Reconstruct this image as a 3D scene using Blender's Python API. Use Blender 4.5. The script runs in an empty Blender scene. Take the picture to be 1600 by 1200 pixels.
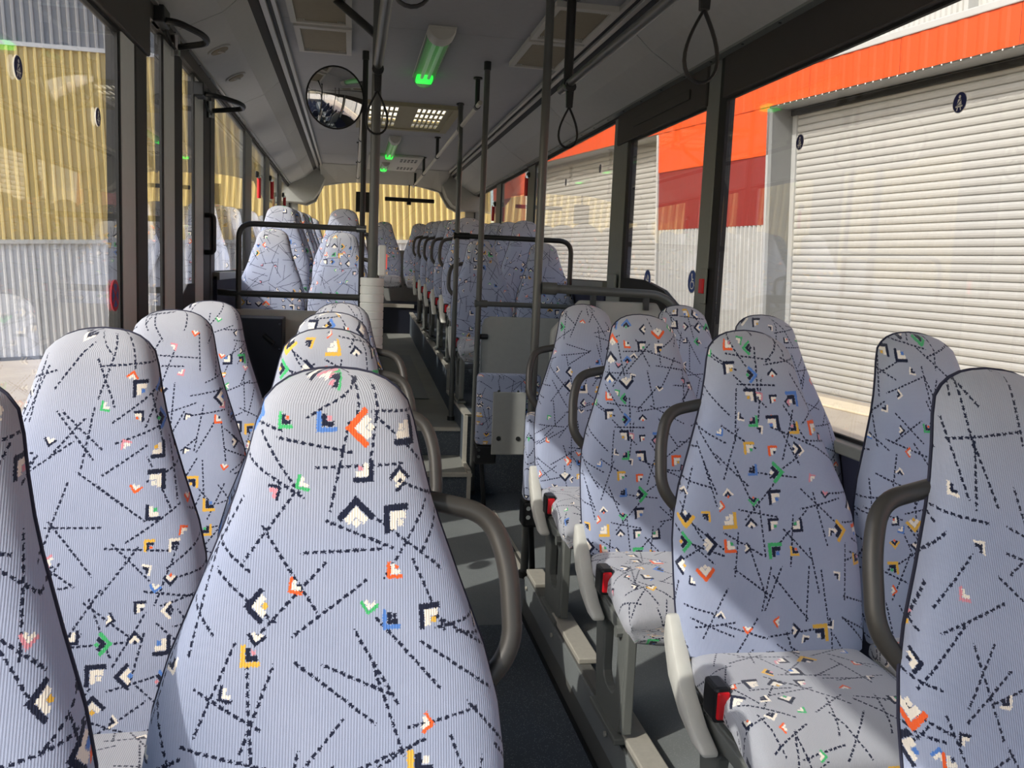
import bpy, bmesh, math, random
from mathutils import Matrix, Vector
random.seed(4)
scene = bpy.context.scene
COL = scene.collection
PI = math.pi

# ------------------------------------------------------------------ camera, sky, sun, exposure
def nrm(v): return Vector(v).normalized()
F_PX = 1380.0
d = nrm(((548-800)/F_PX, (415-600)/F_PX, 1.0))            # direction of the bus axis in camera space
ro = math.radians(1.15)
u = Vector((math.sin(ro), -math.cos(ro), 0.0)); u = (u - d*u.dot(d)).normalized()
r = d.cross(u)
if r.x < 0: r = -r
cx_, cy_, cz_ = (Vector((r[i], d[i], u[i])) for i in range(3))
cam_data = bpy.data.cameras.new('camera'); cam = bpy.data.objects.new('camera', cam_data); COL.objects.link(cam)
cam.matrix_world = Matrix(((cx_[0], -cy_[0], -cz_[0], 0), (cx_[1], -cy_[1], -cz_[1], 0), (cx_[2], -cy_[2], -cz_[2], 0), (0, 0, 0, 1)))
cam_data.sensor_width = 36; cam_data.lens = F_PX/1600*36; cam_data.clip_start = 0.02; cam_data.clip_end = 300
scene.camera = cam

SUN_DIR = nrm((1.0, 0.56, -0.88))
world = bpy.data.worlds.new('sky'); scene.world = world; world.use_nodes = True
wn = world.node_tree; wn.nodes.clear()
sky = wn.nodes.new('ShaderNodeTexSky'); sky.sky_type = 'NISHITA'; sky.sun_disc = False
sky.sun_elevation = math.asin(-SUN_DIR.z); sky.sun_rotation = math.atan2(-SUN_DIR.x, -SUN_DIR.y)
sky.air_density = 1.0; sky.dust_density = 2.5; sky.ozone_density = 1.0
bg = wn.nodes.new('ShaderNodeBackground'); bg.inputs['Strength'].default_value = 0.375
wo = wn.nodes.new('ShaderNodeOutputWorld')
wn.links.new(sky.outputs[0], bg.inputs[0]); wn.links.new(bg.outputs[0], wo.inputs[0])
sun_data = bpy.data.lights.new('sun', 'SUN'); sun_data.energy = 3.5; sun_data.angle = math.radians(0.6); sun_data.color = (1.0, 0.955, 0.89)
sun = bpy.data.objects.new('sun', sun_data); COL.objects.link(sun)
sun.rotation_euler = SUN_DIR.to_track_quat('-Z', 'Y').to_euler(); sun.location = (-6, -4, 6)
scene.view_settings.view_transform = 'Standard'; scene.view_settings.look = 'None'
scene.view_settings.exposure = 0.0; scene.view_settings.gamma = 1.0; scene.view_settings.use_curve_mapping = False

# ------------------------------------------------------------------ node helper
class V:
    nt = None
    def __init__(s, sock): s.s = sock
    @staticmethod
    def m(op, *a):
        n = V.nt.nodes.new('ShaderNodeMath'); n.operation = op
        for i, x in enumerate(a):
            if isinstance(x, V): V.nt.links.new(x.s, n.inputs[i])
            else: n.inputs[i].default_value = x
        return V(n.outputs[0])
    def __add__(s, o): return V.m('ADD', s, o)
    __radd__ = __add__
    def __sub__(s, o): return V.m('SUBTRACT', s, o)
    def __rsub__(s, o): return V.m('SUBTRACT', o, s)
    def __mul__(s, o): return V.m('MULTIPLY', s, o)
    __rmul__ = __mul__
    def __truediv__(s, o): return V.m('DIVIDE', s, o)
    def lt(s, o): return V.m('LESS_THAN', s, o)
    def gt(s, o): return V.m('GREATER_THAN', s, o)
    def floor(s): return V.m('FLOOR', s)
    def fract(s): return V.m('FRACT', s)
    def abs(s): return V.m('ABSOLUTE', s)
    def sin(s): return V.m('SINE', s)
    def cos(s): return V.m('COSINE', s)
    def max(s, o): return V.m('MAXIMUM', s, o)
    def min(s, o): return V.m('MINIMUM', s, o)
def white(a, b, seed):
    c = V.nt.nodes.new('ShaderNodeCombineXYZ')
    V.nt.links.new(a.s, c.inputs[0]); V.nt.links.new(b.s, c.inputs[1]); c.inputs[2].default_value = seed
    w = V.nt.nodes.new('ShaderNodeTexWhiteNoise'); w.noise_dimensions = '3D'
    V.nt.links.new(c.outputs[0], w.inputs['Vector'])
    sp = V.nt.nodes.new('ShaderNodeSeparateColor'); V.nt.links.new(w.outputs['Color'], sp.inputs[0])
    return V(sp.outputs[0]), V(sp.outputs[1]), V(sp.outputs[2])
def mixc(fac, a, b):
    n = V.nt.nodes.new('ShaderNodeMix'); n.data_type = 'RGBA'
    if isinstance(fac, V): V.nt.links.new(fac.s, n.inputs[0])
    else: n.inputs[0].default_value = fac
    for k, x in ((6, a), (7, b)):
        if isinstance(x, (tuple, list)): n.inputs[k].default_value = (*x[:3], 1)
        else: V.nt.links.new(x, n.inputs[k])
    return n.outputs[2]
def pick(fac, cols):
    n = V.nt.nodes.new('ShaderNodeValToRGB'); n.color_ramp.interpolation = 'CONSTANT'
    el = n.color_ramp.elements
    while len(el) < len(cols): el.new(0.5)
    for i, c in enumerate(cols): el[i].position = i/len(cols); el[i].color = (*c, 1)
    V.nt.links.new(fac.s, n.inputs[0]); return n.outputs[0]
def srgb(r_, g_, b_):
    f = lambda c: (c/255/12.92) if c/255 <= .04045 else ((c/255+.055)/1.055)**2.4
    return (f(r_), f(g_), f(b_))

MATS = {}
def mat(name, col, rough=0.5, metal=0.0, var=0.06, scale=30.0, bump=0.0, bscale=200.0, emit=None, estr=0.0, spec=0.5):
    m = bpy.data.materials.new(name); m.use_nodes = True; nt = m.node_tree; b = nt.nodes['Principled BSDF']
    V.nt = nt
    tc = nt.nodes.new('ShaderNodeTexCoord')
    no = nt.nodes.new('ShaderNodeTexNoise'); no.inputs['Scale'].default_value = scale; no.inputs['Detail'].default_value = 4
    nt.links.new(tc.outputs['Object'], no.inputs['Vector'])
    lo = tuple(c*(1-var) for c in col); hi = tuple(min(1, c*(1+var)) for c in col)
    nt.links.new(mixc(V(no.outputs[0]), lo, hi), b.inputs['Base Color'])
    b.inputs['Roughness'].default_value = rough; b.inputs['Metallic'].default_value = metal
    b.inputs['Specular IOR Level'].default_value = spec
    if bump:
        n2 = nt.nodes.new('ShaderNodeTexNoise'); n2.inputs['Scale'].default_value = bscale; n2.inputs['Detail'].default_value = 2
        nt.links.new(tc.outputs['Object'], n2.inputs['Vector'])
        bp = nt.nodes.new('ShaderNodeBump'); bp.inputs['Strength'].default_value = bump; bp.inputs['Distance'].default_value = 0.002
        nt.links.new(n2.outputs[0], bp.inputs['Height']); nt.links.new(bp.outputs[0], b.inputs['Normal'])
    if emit:
        b.inputs['Emission Color'].default_value = (*emit, 1); b.inputs['Emission Strength'].default_value = estr
    MATS[name] = m; return m
def speckle(name, col, dot, amount=0.5, scale=420.0, rough=0.6):
    m = bpy.data.materials.new(name); m.use_nodes = True; nt = m.node_tree; b = nt.nodes['Principled BSDF']; V.nt = nt
    tc = nt.nodes.new('ShaderNodeTexCoord')
    vo = nt.nodes.new('ShaderNodeTexVoronoi'); vo.inputs['Scale'].default_value = scale
    nt.links.new(tc.outputs['Object'], vo.inputs['Vector'])
    sp = nt.nodes.new('ShaderNodeSeparateColor'); nt.links.new(vo.outputs['Color'], sp.inputs[0])
    hit = V(sp.outputs[0]).gt(1-amount)*V(vo.outputs['Distance']).lt(0.35)
    no = nt.nodes.new('ShaderNodeTexNoise'); no.inputs['Scale'].default_value = 5; no.inputs['Detail'].default_value = 5
    nt.links.new(tc.outputs['Object'], no.inputs['Vector'])
    base = mixc(V(no.outputs[0]), tuple(c*.8 for c in col), tuple(c*1.2 for c in col))
    nt.links.new(mixc(hit, base, dot), b.inputs['Base Color']); b.inputs['Roughness'].default_value = rough
    MATS[name] = m; return m

def fabric_material():
    m = bpy.data.materials.new('seat_fabric'); m.use_nodes = True; nt = m.node_tree; b = nt.nodes['Principled BSDF']; V.nt = nt
    uvn = nt.nodes.new('ShaderNodeUVMap'); uvn.uv_map = 'UVMap'
    sx = nt.nodes.new('ShaderNodeSeparateXYZ'); nt.links.new(uvn.outputs[0], sx.inputs[0])
    oi = nt.nodes.new('ShaderNodeObjectInfo'); rnd = V(oi.outputs['Random'])
    U0, V0 = V(sx.outputs[0]), V(sx.outputs[1])
    q = 0.0013
    # ragged knit edge: shift alternate stitches a little, then snap to the stitch grid
    U = (((U0 + rnd*7.31)/q).floor())*q
    W = (((V0 + rnd*23.7)/q).floor())*q
    jr, jg, jb = white((U/q), (W/q), 9.0)
    U = U + (jr-0.5)*0.0016; W = W + (jg-0.5)*0.0016
    navy = srgb(28, 34, 56); white_ = srgb(236, 228, 214); yel = srgb(226, 178, 74); ora = srgb(238, 100, 50)
    gre = srgb(70, 178, 110); blu = srgb(84, 128, 200); pin = srgb(214, 140, 152)
    no = nt.nodes.new('ShaderNodeTexNoise'); no.noise_dimensions = '2D'; no.inputs['Scale'].default_value = 9.0; no.inputs['Detail'].default_value = 3
    nt.links.new(uvn.outputs[0], no.inputs['Vector'])
    base = mixc(V(no.outputs[0]), srgb(148, 158, 183), srgb(163, 171, 194))
    # worn, greyed head area at the top of the backrest (uv v above 0.62)
    wear = V.m('SMOOTHSTEP', V0, 0.5, 0.74) if False else V.m('MULTIPLY', V.m('MAXIMUM', V.m('MINIMUM', (V0-0.52)*5.0, 1.0), 0.0), 0.7)
    base = mixc(wear, base, srgb(168, 168, 168))
    def lines(cell, ang, ou, ov, seed, dens):
        ca, sa = math.cos(ang), math.sin(ang)
        a = (U*ca - W*sa + ou)/cell; c = (U*sa + W*ca + ov)/cell
        fa, fc = a.floor(), c.floor()
        r1, r2, r3 = white(fa, fc, seed)
        x = a - fa - 0.5 - (r2-0.5)*0.3; y = c - fc - 0.5 - (r3-0.5)*0.3
        th = r1*PI
        co, si = th.cos(), th.sin()
        al = x*co + y*si; pe = (y*co - x*si).abs()
        dash = (al*(cell/0.0105)).fract().lt(0.70)
        msk = pe.lt(0.0019/cell)*al.abs().lt(0.41)*dash
        if dens < 1: msk = msk*(r2*7.0 + r3*3.0).fract().lt(dens)
        return msk
    lm = lines(.150, 0.35, .0, .0, 1.0, 1)
    for k in ((.140, 0.9, .05, .09, 2.0, 1), (.130, -.3, .11, .02, 3.0, 1), (.155, 1.25, .03, .07, 4.0, 1), (.120, .6, .08, .05, 5.0, .75)):
        lm = lm.max(lines(*k))
    colr = mixc(lm, base, navy)
    def chev(cell, size, ou, ov, seed, prob, clustered, colr, big):
        rc, rs = math.cos(.5+seed), math.sin(.5+seed)
        a = (U*rc - W*rs + ou)/cell; c = (U*rs + W*rc + ov)/cell
        fa, fc = a.floor(), c.floor()
        r1, r2, r3 = white(fa, fc, seed); q1, q2, q3 = white(fa, fc, seed+0.5)
        jit = 1.0 - 2.0*size/cell*1.05; size = (q2*0.5 + 0.55)*size if big else size
        k_ = V.m('DIVIDE', cell, size) if big else cell/size
        x = (a - fa - 0.5 - (r2-0.5)*jit)*k_; y = (c - fc - 0.5 - (r3-0.5)*jit)*k_
        th = (r1*8.0).floor()*(PI/4) + 0.12
        co, si = th.cos(), th.sin()
        px = x*co + y*si; py = y*co - x*si
        mx, mn = px.max(py), px.min(py)
        if clustered:
            cl = nt.nodes.new('ShaderNodeTexNoise'); cl.noise_dimensions = '2D'; cl.inputs['Scale'].default_value = 5.0; cl.inputs['Detail'].default_value = 0
            cc = nt.nodes.new('ShaderNodeCombineXYZ'); nt.links.new((fa*(cell*rc)+fc*(cell*rs)).s, cc.inputs[0]); nt.links.new((fc*(cell*rc)-fa*(cell*rs)).s, cc.inputs[1])
            nt.links.new(cc.outputs[0], cl.inputs['Vector'])
            pres = V(cl.outputs[0]).gt(prob)
        else: pres = q3.lt(prob)
        outer = mx.lt(.88)*mx.gt(.50)*mn.gt(-.80)*pres
        inner = mx.lt(.46)*mx.gt(.04)*mn.gt(-.58)*pres
        dot = mx.lt(-.02)*mn.gt(-.40)*pres
        if big:
            oc = pick(q1, [navy, navy, navy, yel, white_, navy, yel, blu, gre, navy, ora, navy])
            ic = pick(q1, [white_, white_, white_, navy, navy, white_, white_, navy, navy, white_, white_, white_])
            dc = pick(q2, [ora, navy, pin, gre, yel, blu, white_])
            colr = mixc(dot, colr, dc)
        else:
            oc = pick(q1, [white_, ora, navy, blu, white_, pin, gre, white_, navy, ora])
            ic = pick(q1, [navy, white_, pin, white_, navy, white_, white_, navy, white_, white_])
        colr = mixc(outer, colr, oc); return mixc(inner, colr, ic)
    colr = chev(.072, .0110, .02, .01, 21.0, .42, False, colr, False)
    colr = chev(.056, .0215, .013, .031, 31.0, .575, True, colr, True)
    nt.links.new(colr, b.inputs['Base Color'])
    b.inputs['Roughness'].default_value = 0.95; b.inputs['Specular IOR Level'].default_value = 0.15
    b.inputs['Sheen Weight'].default_value = 0.25; b.inputs['Sheen Roughness'].default_value = 0.5
    rib = (U0*(2*PI/0.0036)).sin()
    n3 = nt.nodes.new('ShaderNodeTexNoise'); n3.noise_dimensions = '2D'; n3.inputs['Scale'].default_value = 900; nt.links.new(uvn.outputs[0], n3.inputs['Vector'])
    hgt = rib*0.5 + V(n3.outputs[0])
    bp = nt.nodes.new('ShaderNodeBump'); bp.inputs['Strength'].default_value = 0.35; bp.inputs['Distance'].default_value = 0.0012
    nt.links.new(hgt.s, bp.inputs['Height']); nt.links.new(bp.outputs[0], b.inputs['Normal'])
    MATS['seat_fabric'] = m

def glass_material(name, tint, gl=1.0):
    m = bpy.data.materials.new(name); m.use_nodes = True; nt = m.node_tree; nt.nodes.clear()
    t = nt.nodes.new('ShaderNodeBsdfTransparent'); t.inputs[0].default_value = (*tint, 1)
    g = nt.nodes.new('ShaderNodeBsdfGlossy'); g.inputs['Roughness'].default_value = 0.0; g.inputs[0].default_value = (gl, gl, gl, 1)
    V.nt = nt; ge = nt.nodes.new('ShaderNodeNewGeometry'); dt = nt.nodes.new('ShaderNodeVectorMath'); dt.operation = 'DOT_PRODUCT'
    nt.links.new(ge.outputs['Normal'], dt.inputs[0]); nt.links.new(ge.outputs['Incoming'], dt.inputs[1])
    fr = V.m('POWER', 1.0 - V(dt.outputs['Value']).abs(), 5.0)*0.94 + 0.045     # Schlick, the same from both sides of the sheet
    mx = nt.nodes.new('ShaderNodeMixShader'); o = nt.nodes.new('ShaderNodeOutputMaterial')
    nt.links.new(fr.s, mx.inputs[0]); nt.links.new(t.outputs[0], mx.inputs[1]); nt.links.new(g.outputs[0], mx.inputs[2])
    nt.links.new(mx.outputs[0], o.inputs[0]); MATS[name] = m
def translucent_material(name, col):
    m = bpy.data.materials.new(name); m.use_nodes = True; nt = m.node_tree; nt.nodes.clear()
    t = nt.nodes.new('ShaderNodeBsdfTranslucent'); t.inputs[0].default_value = (*col, 1)
    o = nt.nodes.new('ShaderNodeOutputMaterial'); nt.links.new(t.outputs[0], o.inputs[0]); MATS[name] = m

fabric_material()
glass_material('window_glass', (.95, .955, .95))
def cover_material():
    m = bpy.data.materials.new('lamp_cover'); m.use_nodes = True; nt = m.node_tree; nt.nodes.clear()
    t = nt.nodes.new('ShaderNodeBsdfTransparent'); t.inputs[0].default_value = (.8, .86, .8, 1)
    p = nt.nodes.new('ShaderNodeBsdfPrincipled'); p.inputs['Base Color'].default_value = (.42, .46, .42, 1); p.inputs['Roughness'].default_value = .25
    mx = nt.nodes.new('ShaderNodeMixShader'); mx.inputs[0].default_value = .42; o = nt.nodes.new('ShaderNodeOutputMaterial')
    nt.links.new(t.outputs[0], mx.inputs[1]); nt.links.new(p.outputs[0], mx.inputs[2]); nt.links.new(mx.outputs[0], o.inputs[0]); MATS['lamp_cover'] = m
cover_material()
translucent_material('milky_plastic', (.9, .86, .74))
mat('piping', srgb(36, 38, 58), .8, bump=.2, bscale=900)
mat('shell_cloth', srgb(70, 78, 100), .9, bump=.3, bscale=700)
mat('handle_grey', srgb(58, 56, 53), .42, scale=60)
mat('frame_grey', srgb(104, 107, 103), .45, scale=20)
mat('bracket_pale', srgb(196, 196, 188), .4)
mat('black_plastic', srgb(22, 23, 25), .4)
mat('black_rubber', srgb(18, 19, 20), .65)
mat('red_plastic', srgb(200, 24, 34), .35)
mat('steel', srgb(188, 184, 172), .42, .25, .12, 60)
mat('chrome', srgb(220, 220, 220), .12, 1.0)
mat('pole_grey', srgb(82, 84, 82), .36, scale=12)
mat('pole_dark', srgb(38, 39, 39), .4, scale=12)
mat('ceiling_grey', srgb(158, 160, 164), .7, bump=.08, bscale=400)
mat('cove_grey', srgb(176, 177, 174), .6, bump=.08, bscale=300)
mat('rail_alu', srgb(172, 172, 168), .35, .3)
mat('pillar_grey', srgb(122, 126, 122), .55, bump=.15, bscale=500)
mat('stile_grey_lit', srgb(206, 210, 206), .5, bump=.1, bscale=500)  # pillar grey made paler; light on left posts and stiles put into the colour
mat('pillar_dark', srgb(46, 47, 45), .6)
mat('header_dark', srgb(58, 55, 52), .6)
mat('wall_navy', srgb(30, 34, 58), .8, bump=.2, bscale=500)
mat('sill_grey', srgb(120, 122, 118), .45)
mat('panel_grey', srgb(154, 156, 152), .6, bump=.25, bscale=450)
mat('panel_beige', srgb(190, 188, 174), .6, bump=.25, bscale=450)
mat('board_navy', srgb(22, 26, 40), .5)
mat('sleeve_grey', srgb(224, 226, 220), .5)
mat('plinth_grey', srgb(92, 92, 88), .5, scale=8, var=.12)
speckle('floor_mid', srgb(138, 139, 133), srgb(150, 152, 150), .2, 260)
speckle('floor_dark', srgb(76, 84, 92), srgb(150, 155, 160), .25, 260)
speckle('floor_light', srgb(122, 127, 127), srgb(150, 152, 152), .22, 300)
mat('grille_brown', srgb(140, 132, 112), .7, var=.1)
mat('white_trim', srgb(186, 186, 180), .5)
mat('hatch_olive', srgb(150, 144, 118), .6)
mat('mirror', (.92, .92, .92), .02, 1.0, var=.0)
mat('green_light', srgb(40, 220, 90), .4, emit=srgb(20, 255, 70), estr=2.2)
mat('tube_white', srgb(215, 235, 215), .3, emit=srgb(150, 255, 160), estr=.14)
mat('green_glow', srgb(120, 200, 120), .5, emit=srgb(60, 220, 80), estr=.06)
mat('button_lit', srgb(240, 110, 100), .3, emit=srgb(255, 100, 90), estr=.5)
mat('orange_sheet', srgb(218, 76, 20), .5, var=.04, scale=3)
mat('red_sheet', srgb(128, 36, 32), .5, var=.05, scale=3)
mat('white_sheet', srgb(180, 179, 174), .5, var=.04, scale=3)
mat('shutter_white', srgb(172, 170, 164), .45, var=.05, scale=2)
mat('jamb_white', srgb(164, 165, 163), .5, var=.05, scale=2)
mat('yellow_sheet', srgb(214, 192, 128), .45, var=.05, scale=2)
mat('grey_sheet', srgb(200, 200, 200), .5, var=.05, scale=2)
mat('upper_sheet', srgb(150, 150, 152), .5, var=.05, scale=2)
mat('pavement', srgb(176, 164, 146), .9, var=.18, scale=3, bump=.3, bscale=80)
mat('concrete', srgb(214, 200, 172), .9, var=.1, scale=6)
mat('paint_white', srgb(222, 220, 212), .7)
mat('sticker_navy', srgb(26, 34, 92), .4)
mat('sticker_blue', srgb(30, 66, 140), .4)
mat('sticker_white', srgb(232, 232, 228), .5)
mat('sticker_red', srgb(190, 30, 50), .5)

# ------------------------------------------------------------------ mesh helper
class MB:
    def __init__(s): s.v = []; s.f = []; s.uv = None
    def add(s, vs, fs):
        o = len(s.v); s.v += [tuple(x) for x in vs]; s.f += [tuple(i+o for i in f) for f in fs]; return s
    def box(s, x0, x1, y0, y1, z0, z1):
        return s.add([(x0,y0,z0),(x1,y0,z0),(x1,y1,z0),(x0,y1,z0),(x0,y0,z1),(x1,y0,z1),(x1,y1,z1),(x0,y1,z1)],
              [(0,3,2,1),(4,5,6,7),(0,1,5,4),(1,2,6,5),(2,3,7,6),(3,0,4,7)])
    def prism(s, poly, axis, a, b):
        """polygon of 2D points extruded along axis: 'x' poly=(y,z), 'y' poly=(x,z), 'z' poly=(x,y)"""
        def p(q, t): return {'x': (t, q[0], q[1]), 'y': (q[0], t, q[1]), 'z': (q[0], q[1], t)}[axis]
        n = len(poly); vs = [p(q, a) for q in poly] + [p(q, b) for q in poly]
        fs = [tuple(range(n)), tuple(range(2*n-1, n-1, -1))] + [(i, i+n, (i+1) % n + n, (i+1) % n) for i in range(n)]
        return s.add(vs, fs)
    def ring(s, outer, inner, axis, a, b):
        """plate with a hole; outer and inner have the same number of points"""
        def p(q, t): return {'x': (t, q[0], q[1]), 'y': (q[0], t, q[1]), 'z': (q[0], q[1], t)}[axis]
        n = len(outer); vs = []
        for t in (a, b): vs += [p(q, t) for q in outer] + [p(q, t) for q in inner]
        fs = []
        for i in range(n):
            j = (i+1) % n
            fs += [(i, j, n+j, n+i), (2*n+i, 3*n+i, 3*n+j, 2*n+j), (i, 2*n+i, 2*n+j, j), (n+i, n+j, 3*n+j, 3*n+i)]
        return s.add(vs, fs)
    def tube(s, pts, rad, n=10, closed=False, sy=1.0):
        pts = [Vector(p) for p in pts]; m = len(pts); vs = []; fs = []
        up = None
        for i, p in enumerate(pts):
            a = pts[i-1] if (i > 0 or closed) else p; b = pts[(i+1) % m] if (i < m-1 or closed) else p
            t = (b-a).normalized()
            if up is None:
                up = Vector((0, 0, 1)) if abs(t.z) < .9 else Vector((1, 0, 0))
            side = t.cross(up).normalized(); up = side.cross(t).normalized()
            rr = rad[i] if isinstance(rad, (list, tuple)) else rad
            for k in range(n):
                an = 2*PI*k/n; vs.append(p + side*math.cos(an)*rr + up*math.sin(an)*rr*sy)
        for i in range(m if closed else m-1):
            for k in range(n):
                j = (i+1) % m
                fs.append((i*n+k, i*n+(k+1) % n, j*n+(k+1) % n, j*n+k))
        if not closed: fs += [tuple(range(n-1, -1, -1)), tuple(range((m-1)*n, m*n))]
        return s.add(vs, fs)
    def disc(s, c, nv, rad, th, n=24, squash=1.0):
        nv = Vector(nv).normalized(); c = Vector(c)
        a = nv.orthogonal().normalized() if abs(nv.z) > .9 else Vector((0, 0, 1)).cross(nv).normalized(); b = nv.cross(a)
        vs = []
        for t in (0, th): vs += [c + nv*t + a*math.cos(2*PI*k/n)*rad*squash + b*math.sin(2*PI*k/n)*rad for k in range(n)]
        fs = [tuple(range(n-1, -1, -1)), tuple(range(n, 2*n))] + [(k, (k+1) % n, n+(k+1) % n, n+k) for k in range(n)]
        return s.add(vs, fs)
    def loft(s, rings, cap=True):
        n = len(rings[0]); o = []
        for rg in rings: o += rg
        fs = [(i*n+k, i*n+(k+1) % n, (i+1)*n+(k+1) % n, (i+1)*n+k) for i in range(len(rings)-1) for k in range(n)]
        if cap: fs += [tuple(range(n-1, -1, -1)), tuple(range((len(rings)-1)*n, len(rings)*n))]
        return s.add(o, fs)
    def mesh(s, name, m, smooth=False, bev=0.0, uvs=None):
        me = bpy.data.meshes.new(name); me.from_pydata([tuple(x) for x in s.v], [], s.f)
        if uvs:
            l = me.uv_layers.new(name='UVMap')
            for lp in me.loops: l.data[lp.index].uv = uvs[lp.vertex_index]
        bm = bmesh.new(); bm.from_mesh(me)
        bmesh.ops.recalc_face_normals(bm, faces=bm.faces)
        if bev:
            es = [e for e in bm.edges if len(e.link_faces) == 2 and e.calc_face_angle(0) > .6]
            bmesh.ops.bevel(bm, geom=es, offset=bev, segments=2, affect='EDGES', profile=.5, clamp_overlap=True)
        bm.to_mesh(me); bm.free()
        me.materials.append(MATS[m])
        if smooth:
            me.polygons.foreach_set('use_smooth', [True]*len(me.polygons))
            try: me.set_sharp_from_angle(angle=math.radians(40))
            except Exception: pass
        return me
    def build(s, name, m, parent=None, smooth=False, bev=0.0, uvs=None, label=None, kind=None, local=False):
        """vertices are world coordinates unless local; they are moved into the frame of the parent chain (translations only)"""
        if parent is not None and not local:
            o = abs_loc(parent); s.v = [(x-o.x, y-o.y, z-o.z) for x, y, z in s.v]
        ob = bpy.data.objects.new(name, s.mesh(name, m, smooth, bev, uvs)); COL.objects.link(ob)
        if parent is not None: ob.parent = parent
        if label: ob['label'] = label
        if kind: ob['kind'] = kind
        return ob
def abs_loc(o):
    l = Vector((0, 0, 0))
    while o is not None: l += o.location; o = o.parent
    return l
def tag(o, label=None, cat=None, group=None, kind=None):
    if label: o['label'] = label
    if cat: o['category'] = cat
    if group: o['group'] = group
    if kind: o['kind'] = kind
    return o
def empty(name, loc=(0, 0, 0)):
    o = bpy.data.objects.new(name, None); o.empty_display_size = .1; o.location = loc; COL.objects.link(o); return o
def thing(name, label, cat, loc=(0, 0, 0), group=None): return tag(empty(name, loc), label, cat, group)
def struct(name, loc=(0, 0, 0)): return tag(empty(name, loc), kind='structure')
def link_copy(ob, parent):
    c = ob.copy(); COL.objects.link(c); c.parent = parent; return c
def arc(pts, rad, n=6):
    """polyline with rounded corners"""
    pts = [Vector(p) for p in pts]; out = [pts[0]]
    for i in range(1, len(pts)-1):
        a, b, c = pts[i-1], pts[i], pts[i+1]
        da, dc = (a-b), (c-b); rr = min(rad, da.length*.49, dc.length*.49)
        p0 = b + da.normalized()*rr; p1 = b + dc.normalized()*rr
        for k in range(n+1):
            t = k/n; out.append(p0*(1-t)**2 + b*2*t*(1-t) + p1*t*t)
    out.append(pts[-1]); return out

# ------------------------------------------------------------------ dimensions (metres; camera at the origin, bus axis +Y, floor below)
FL = -1.45          # aisle floor
PR = -1.28          # right-hand seat platform
PL = -1.307          # left-hand seat platform
XL, XR = -.83, 1.69 # glass planes
LIP = 1.03; CEIL = 1.28
Y0, Y1 = -2.5, 12.5

# floor -------------------------------------------------------------
floor = struct('floor')
MB().box(XL-.05, XR+.05, Y0, 3.45, FL-.06, FL).build('floor_sheet', 'floor_dark', floor)
MB().box(XL-.05, XR+.05, 3.453, 5.197, FL-.06, FL).build('floor_sheet', 'floor_light', floor, label='light grey speckled floor sheet beside the wheelchair bay')
MB().box(XL-.05, XR+.05, 5.20, 5.75, FL-.06, FL).build('floor_sheet', 'floor_dark', floor)
MB().box(.755, XR+.05, Y0, 3.55, FL+.001, PR).build('platform', 'floor_light', floor, label='speckled grey seat platform right of the gangway')
MB().box(XL-.05, .24, Y0, 3.80, FL+.001, PL).build('platform', 'floor_light', floor)
# two steps up and the sloping rear gangway
MB().box(.17, .76, 5.36, 5.93, FL+.001, -1.26).build('step', 'floor_dark', floor, label='dark speckled lower step')
MB().box(.17, .76, 5.90, 6.50, FL+.001, -1.07).build('step', 'floor_dark', floor, label='dark speckled upper step')
MB().box(.175, .755, 5.39, 5.90, -1.2595, -1.256).build('tread', 'floor_mid', floor)  # paler sheets over the dark steps; lit look of the tops put into colour
MB().box(.175, .755, 5.93, 6.49, -1.0695, -1.066).build('tread', 'floor_mid', floor)
MB().box(.17, .77, 5.345, 5.39, -1.275, -1.255).build('step_nosing', 'steel', floor)
MB().box(.17, .77, 5.885, 5.93, -1.085, -1.065).build('step_nosing', 'steel', floor)
mb = MB(); mb.prism([(6.5, -1.15), (11.3, -.92), (11.3, -.83), (6.5, -1.07)], 'x', .17, .76); mb.build('gangway_ramp', 'floor_mid', floor)
mb = MB(); mb.prism([(7.05, -1.038), (9.4, -.921), (9.4, -.918), (7.05, -1.035)], 'x', .30, .64); mb.build('floor_flap', 'floor_light', floor, label='inspection flap let into the rear gangway')
mb = MB(); mb.box(.755, XR+.05, 5.62, 6.75, FL, -.93); mb.build('platform', 'floor_dark', floor)
mb = MB(); mb.prism([(6.75, -1.2), (11.4, -1.0), (11.4, -.56), (7.0, -.76), (6.75, -.76)], 'x', .755, XR+.05); mb.build('platform', 'floor_dark', floor)
mb = MB(); mb.box(XL-.05, .17, 5.70, 6.70, FL, -.93); mb.build('platform', 'floor_dark', floor)
mb = MB(); mb.prism([(6.7, -1.2), (11.4, -1.0), (11.4, -.56), (7.0, -.76), (6.7, -.76)], 'x', XL-.05, .17); mb.build('platform', 'floor_dark', floor)
MB().box(XL, XR, 11.3, 12.45, -1.2, -.46).build('rear_platform', 'board_navy', floor)
MB().box(.1, .8, 11.28, 11.33, -.50, -.455).build('step_nosing', 'steel', floor)
# toothed metal strip in the floor of the wheelchair bay
st = thing('floor_strip', 'toothed metal strip let into the light floor beside the wheelchair bay', 'strip', (.87, 4.55, FL))
MB().box(.845, .895, 3.95, 5.18, FL, FL+.006).build('plate', 'steel', st)
for k in range(60):
    y = 3.96 + k*.0203
    MB().box(.863, .877, y, y+.009, FL+.006, FL+.009).build('tooth', 'black_rubber', st) if k == 0 else None
t0 = [o for o in st.children if o.name.startswith('tooth')][0]
for k in range(1, 60):
    c = link_copy(t0, st); c.location = (0, k*.0203, 0)

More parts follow.
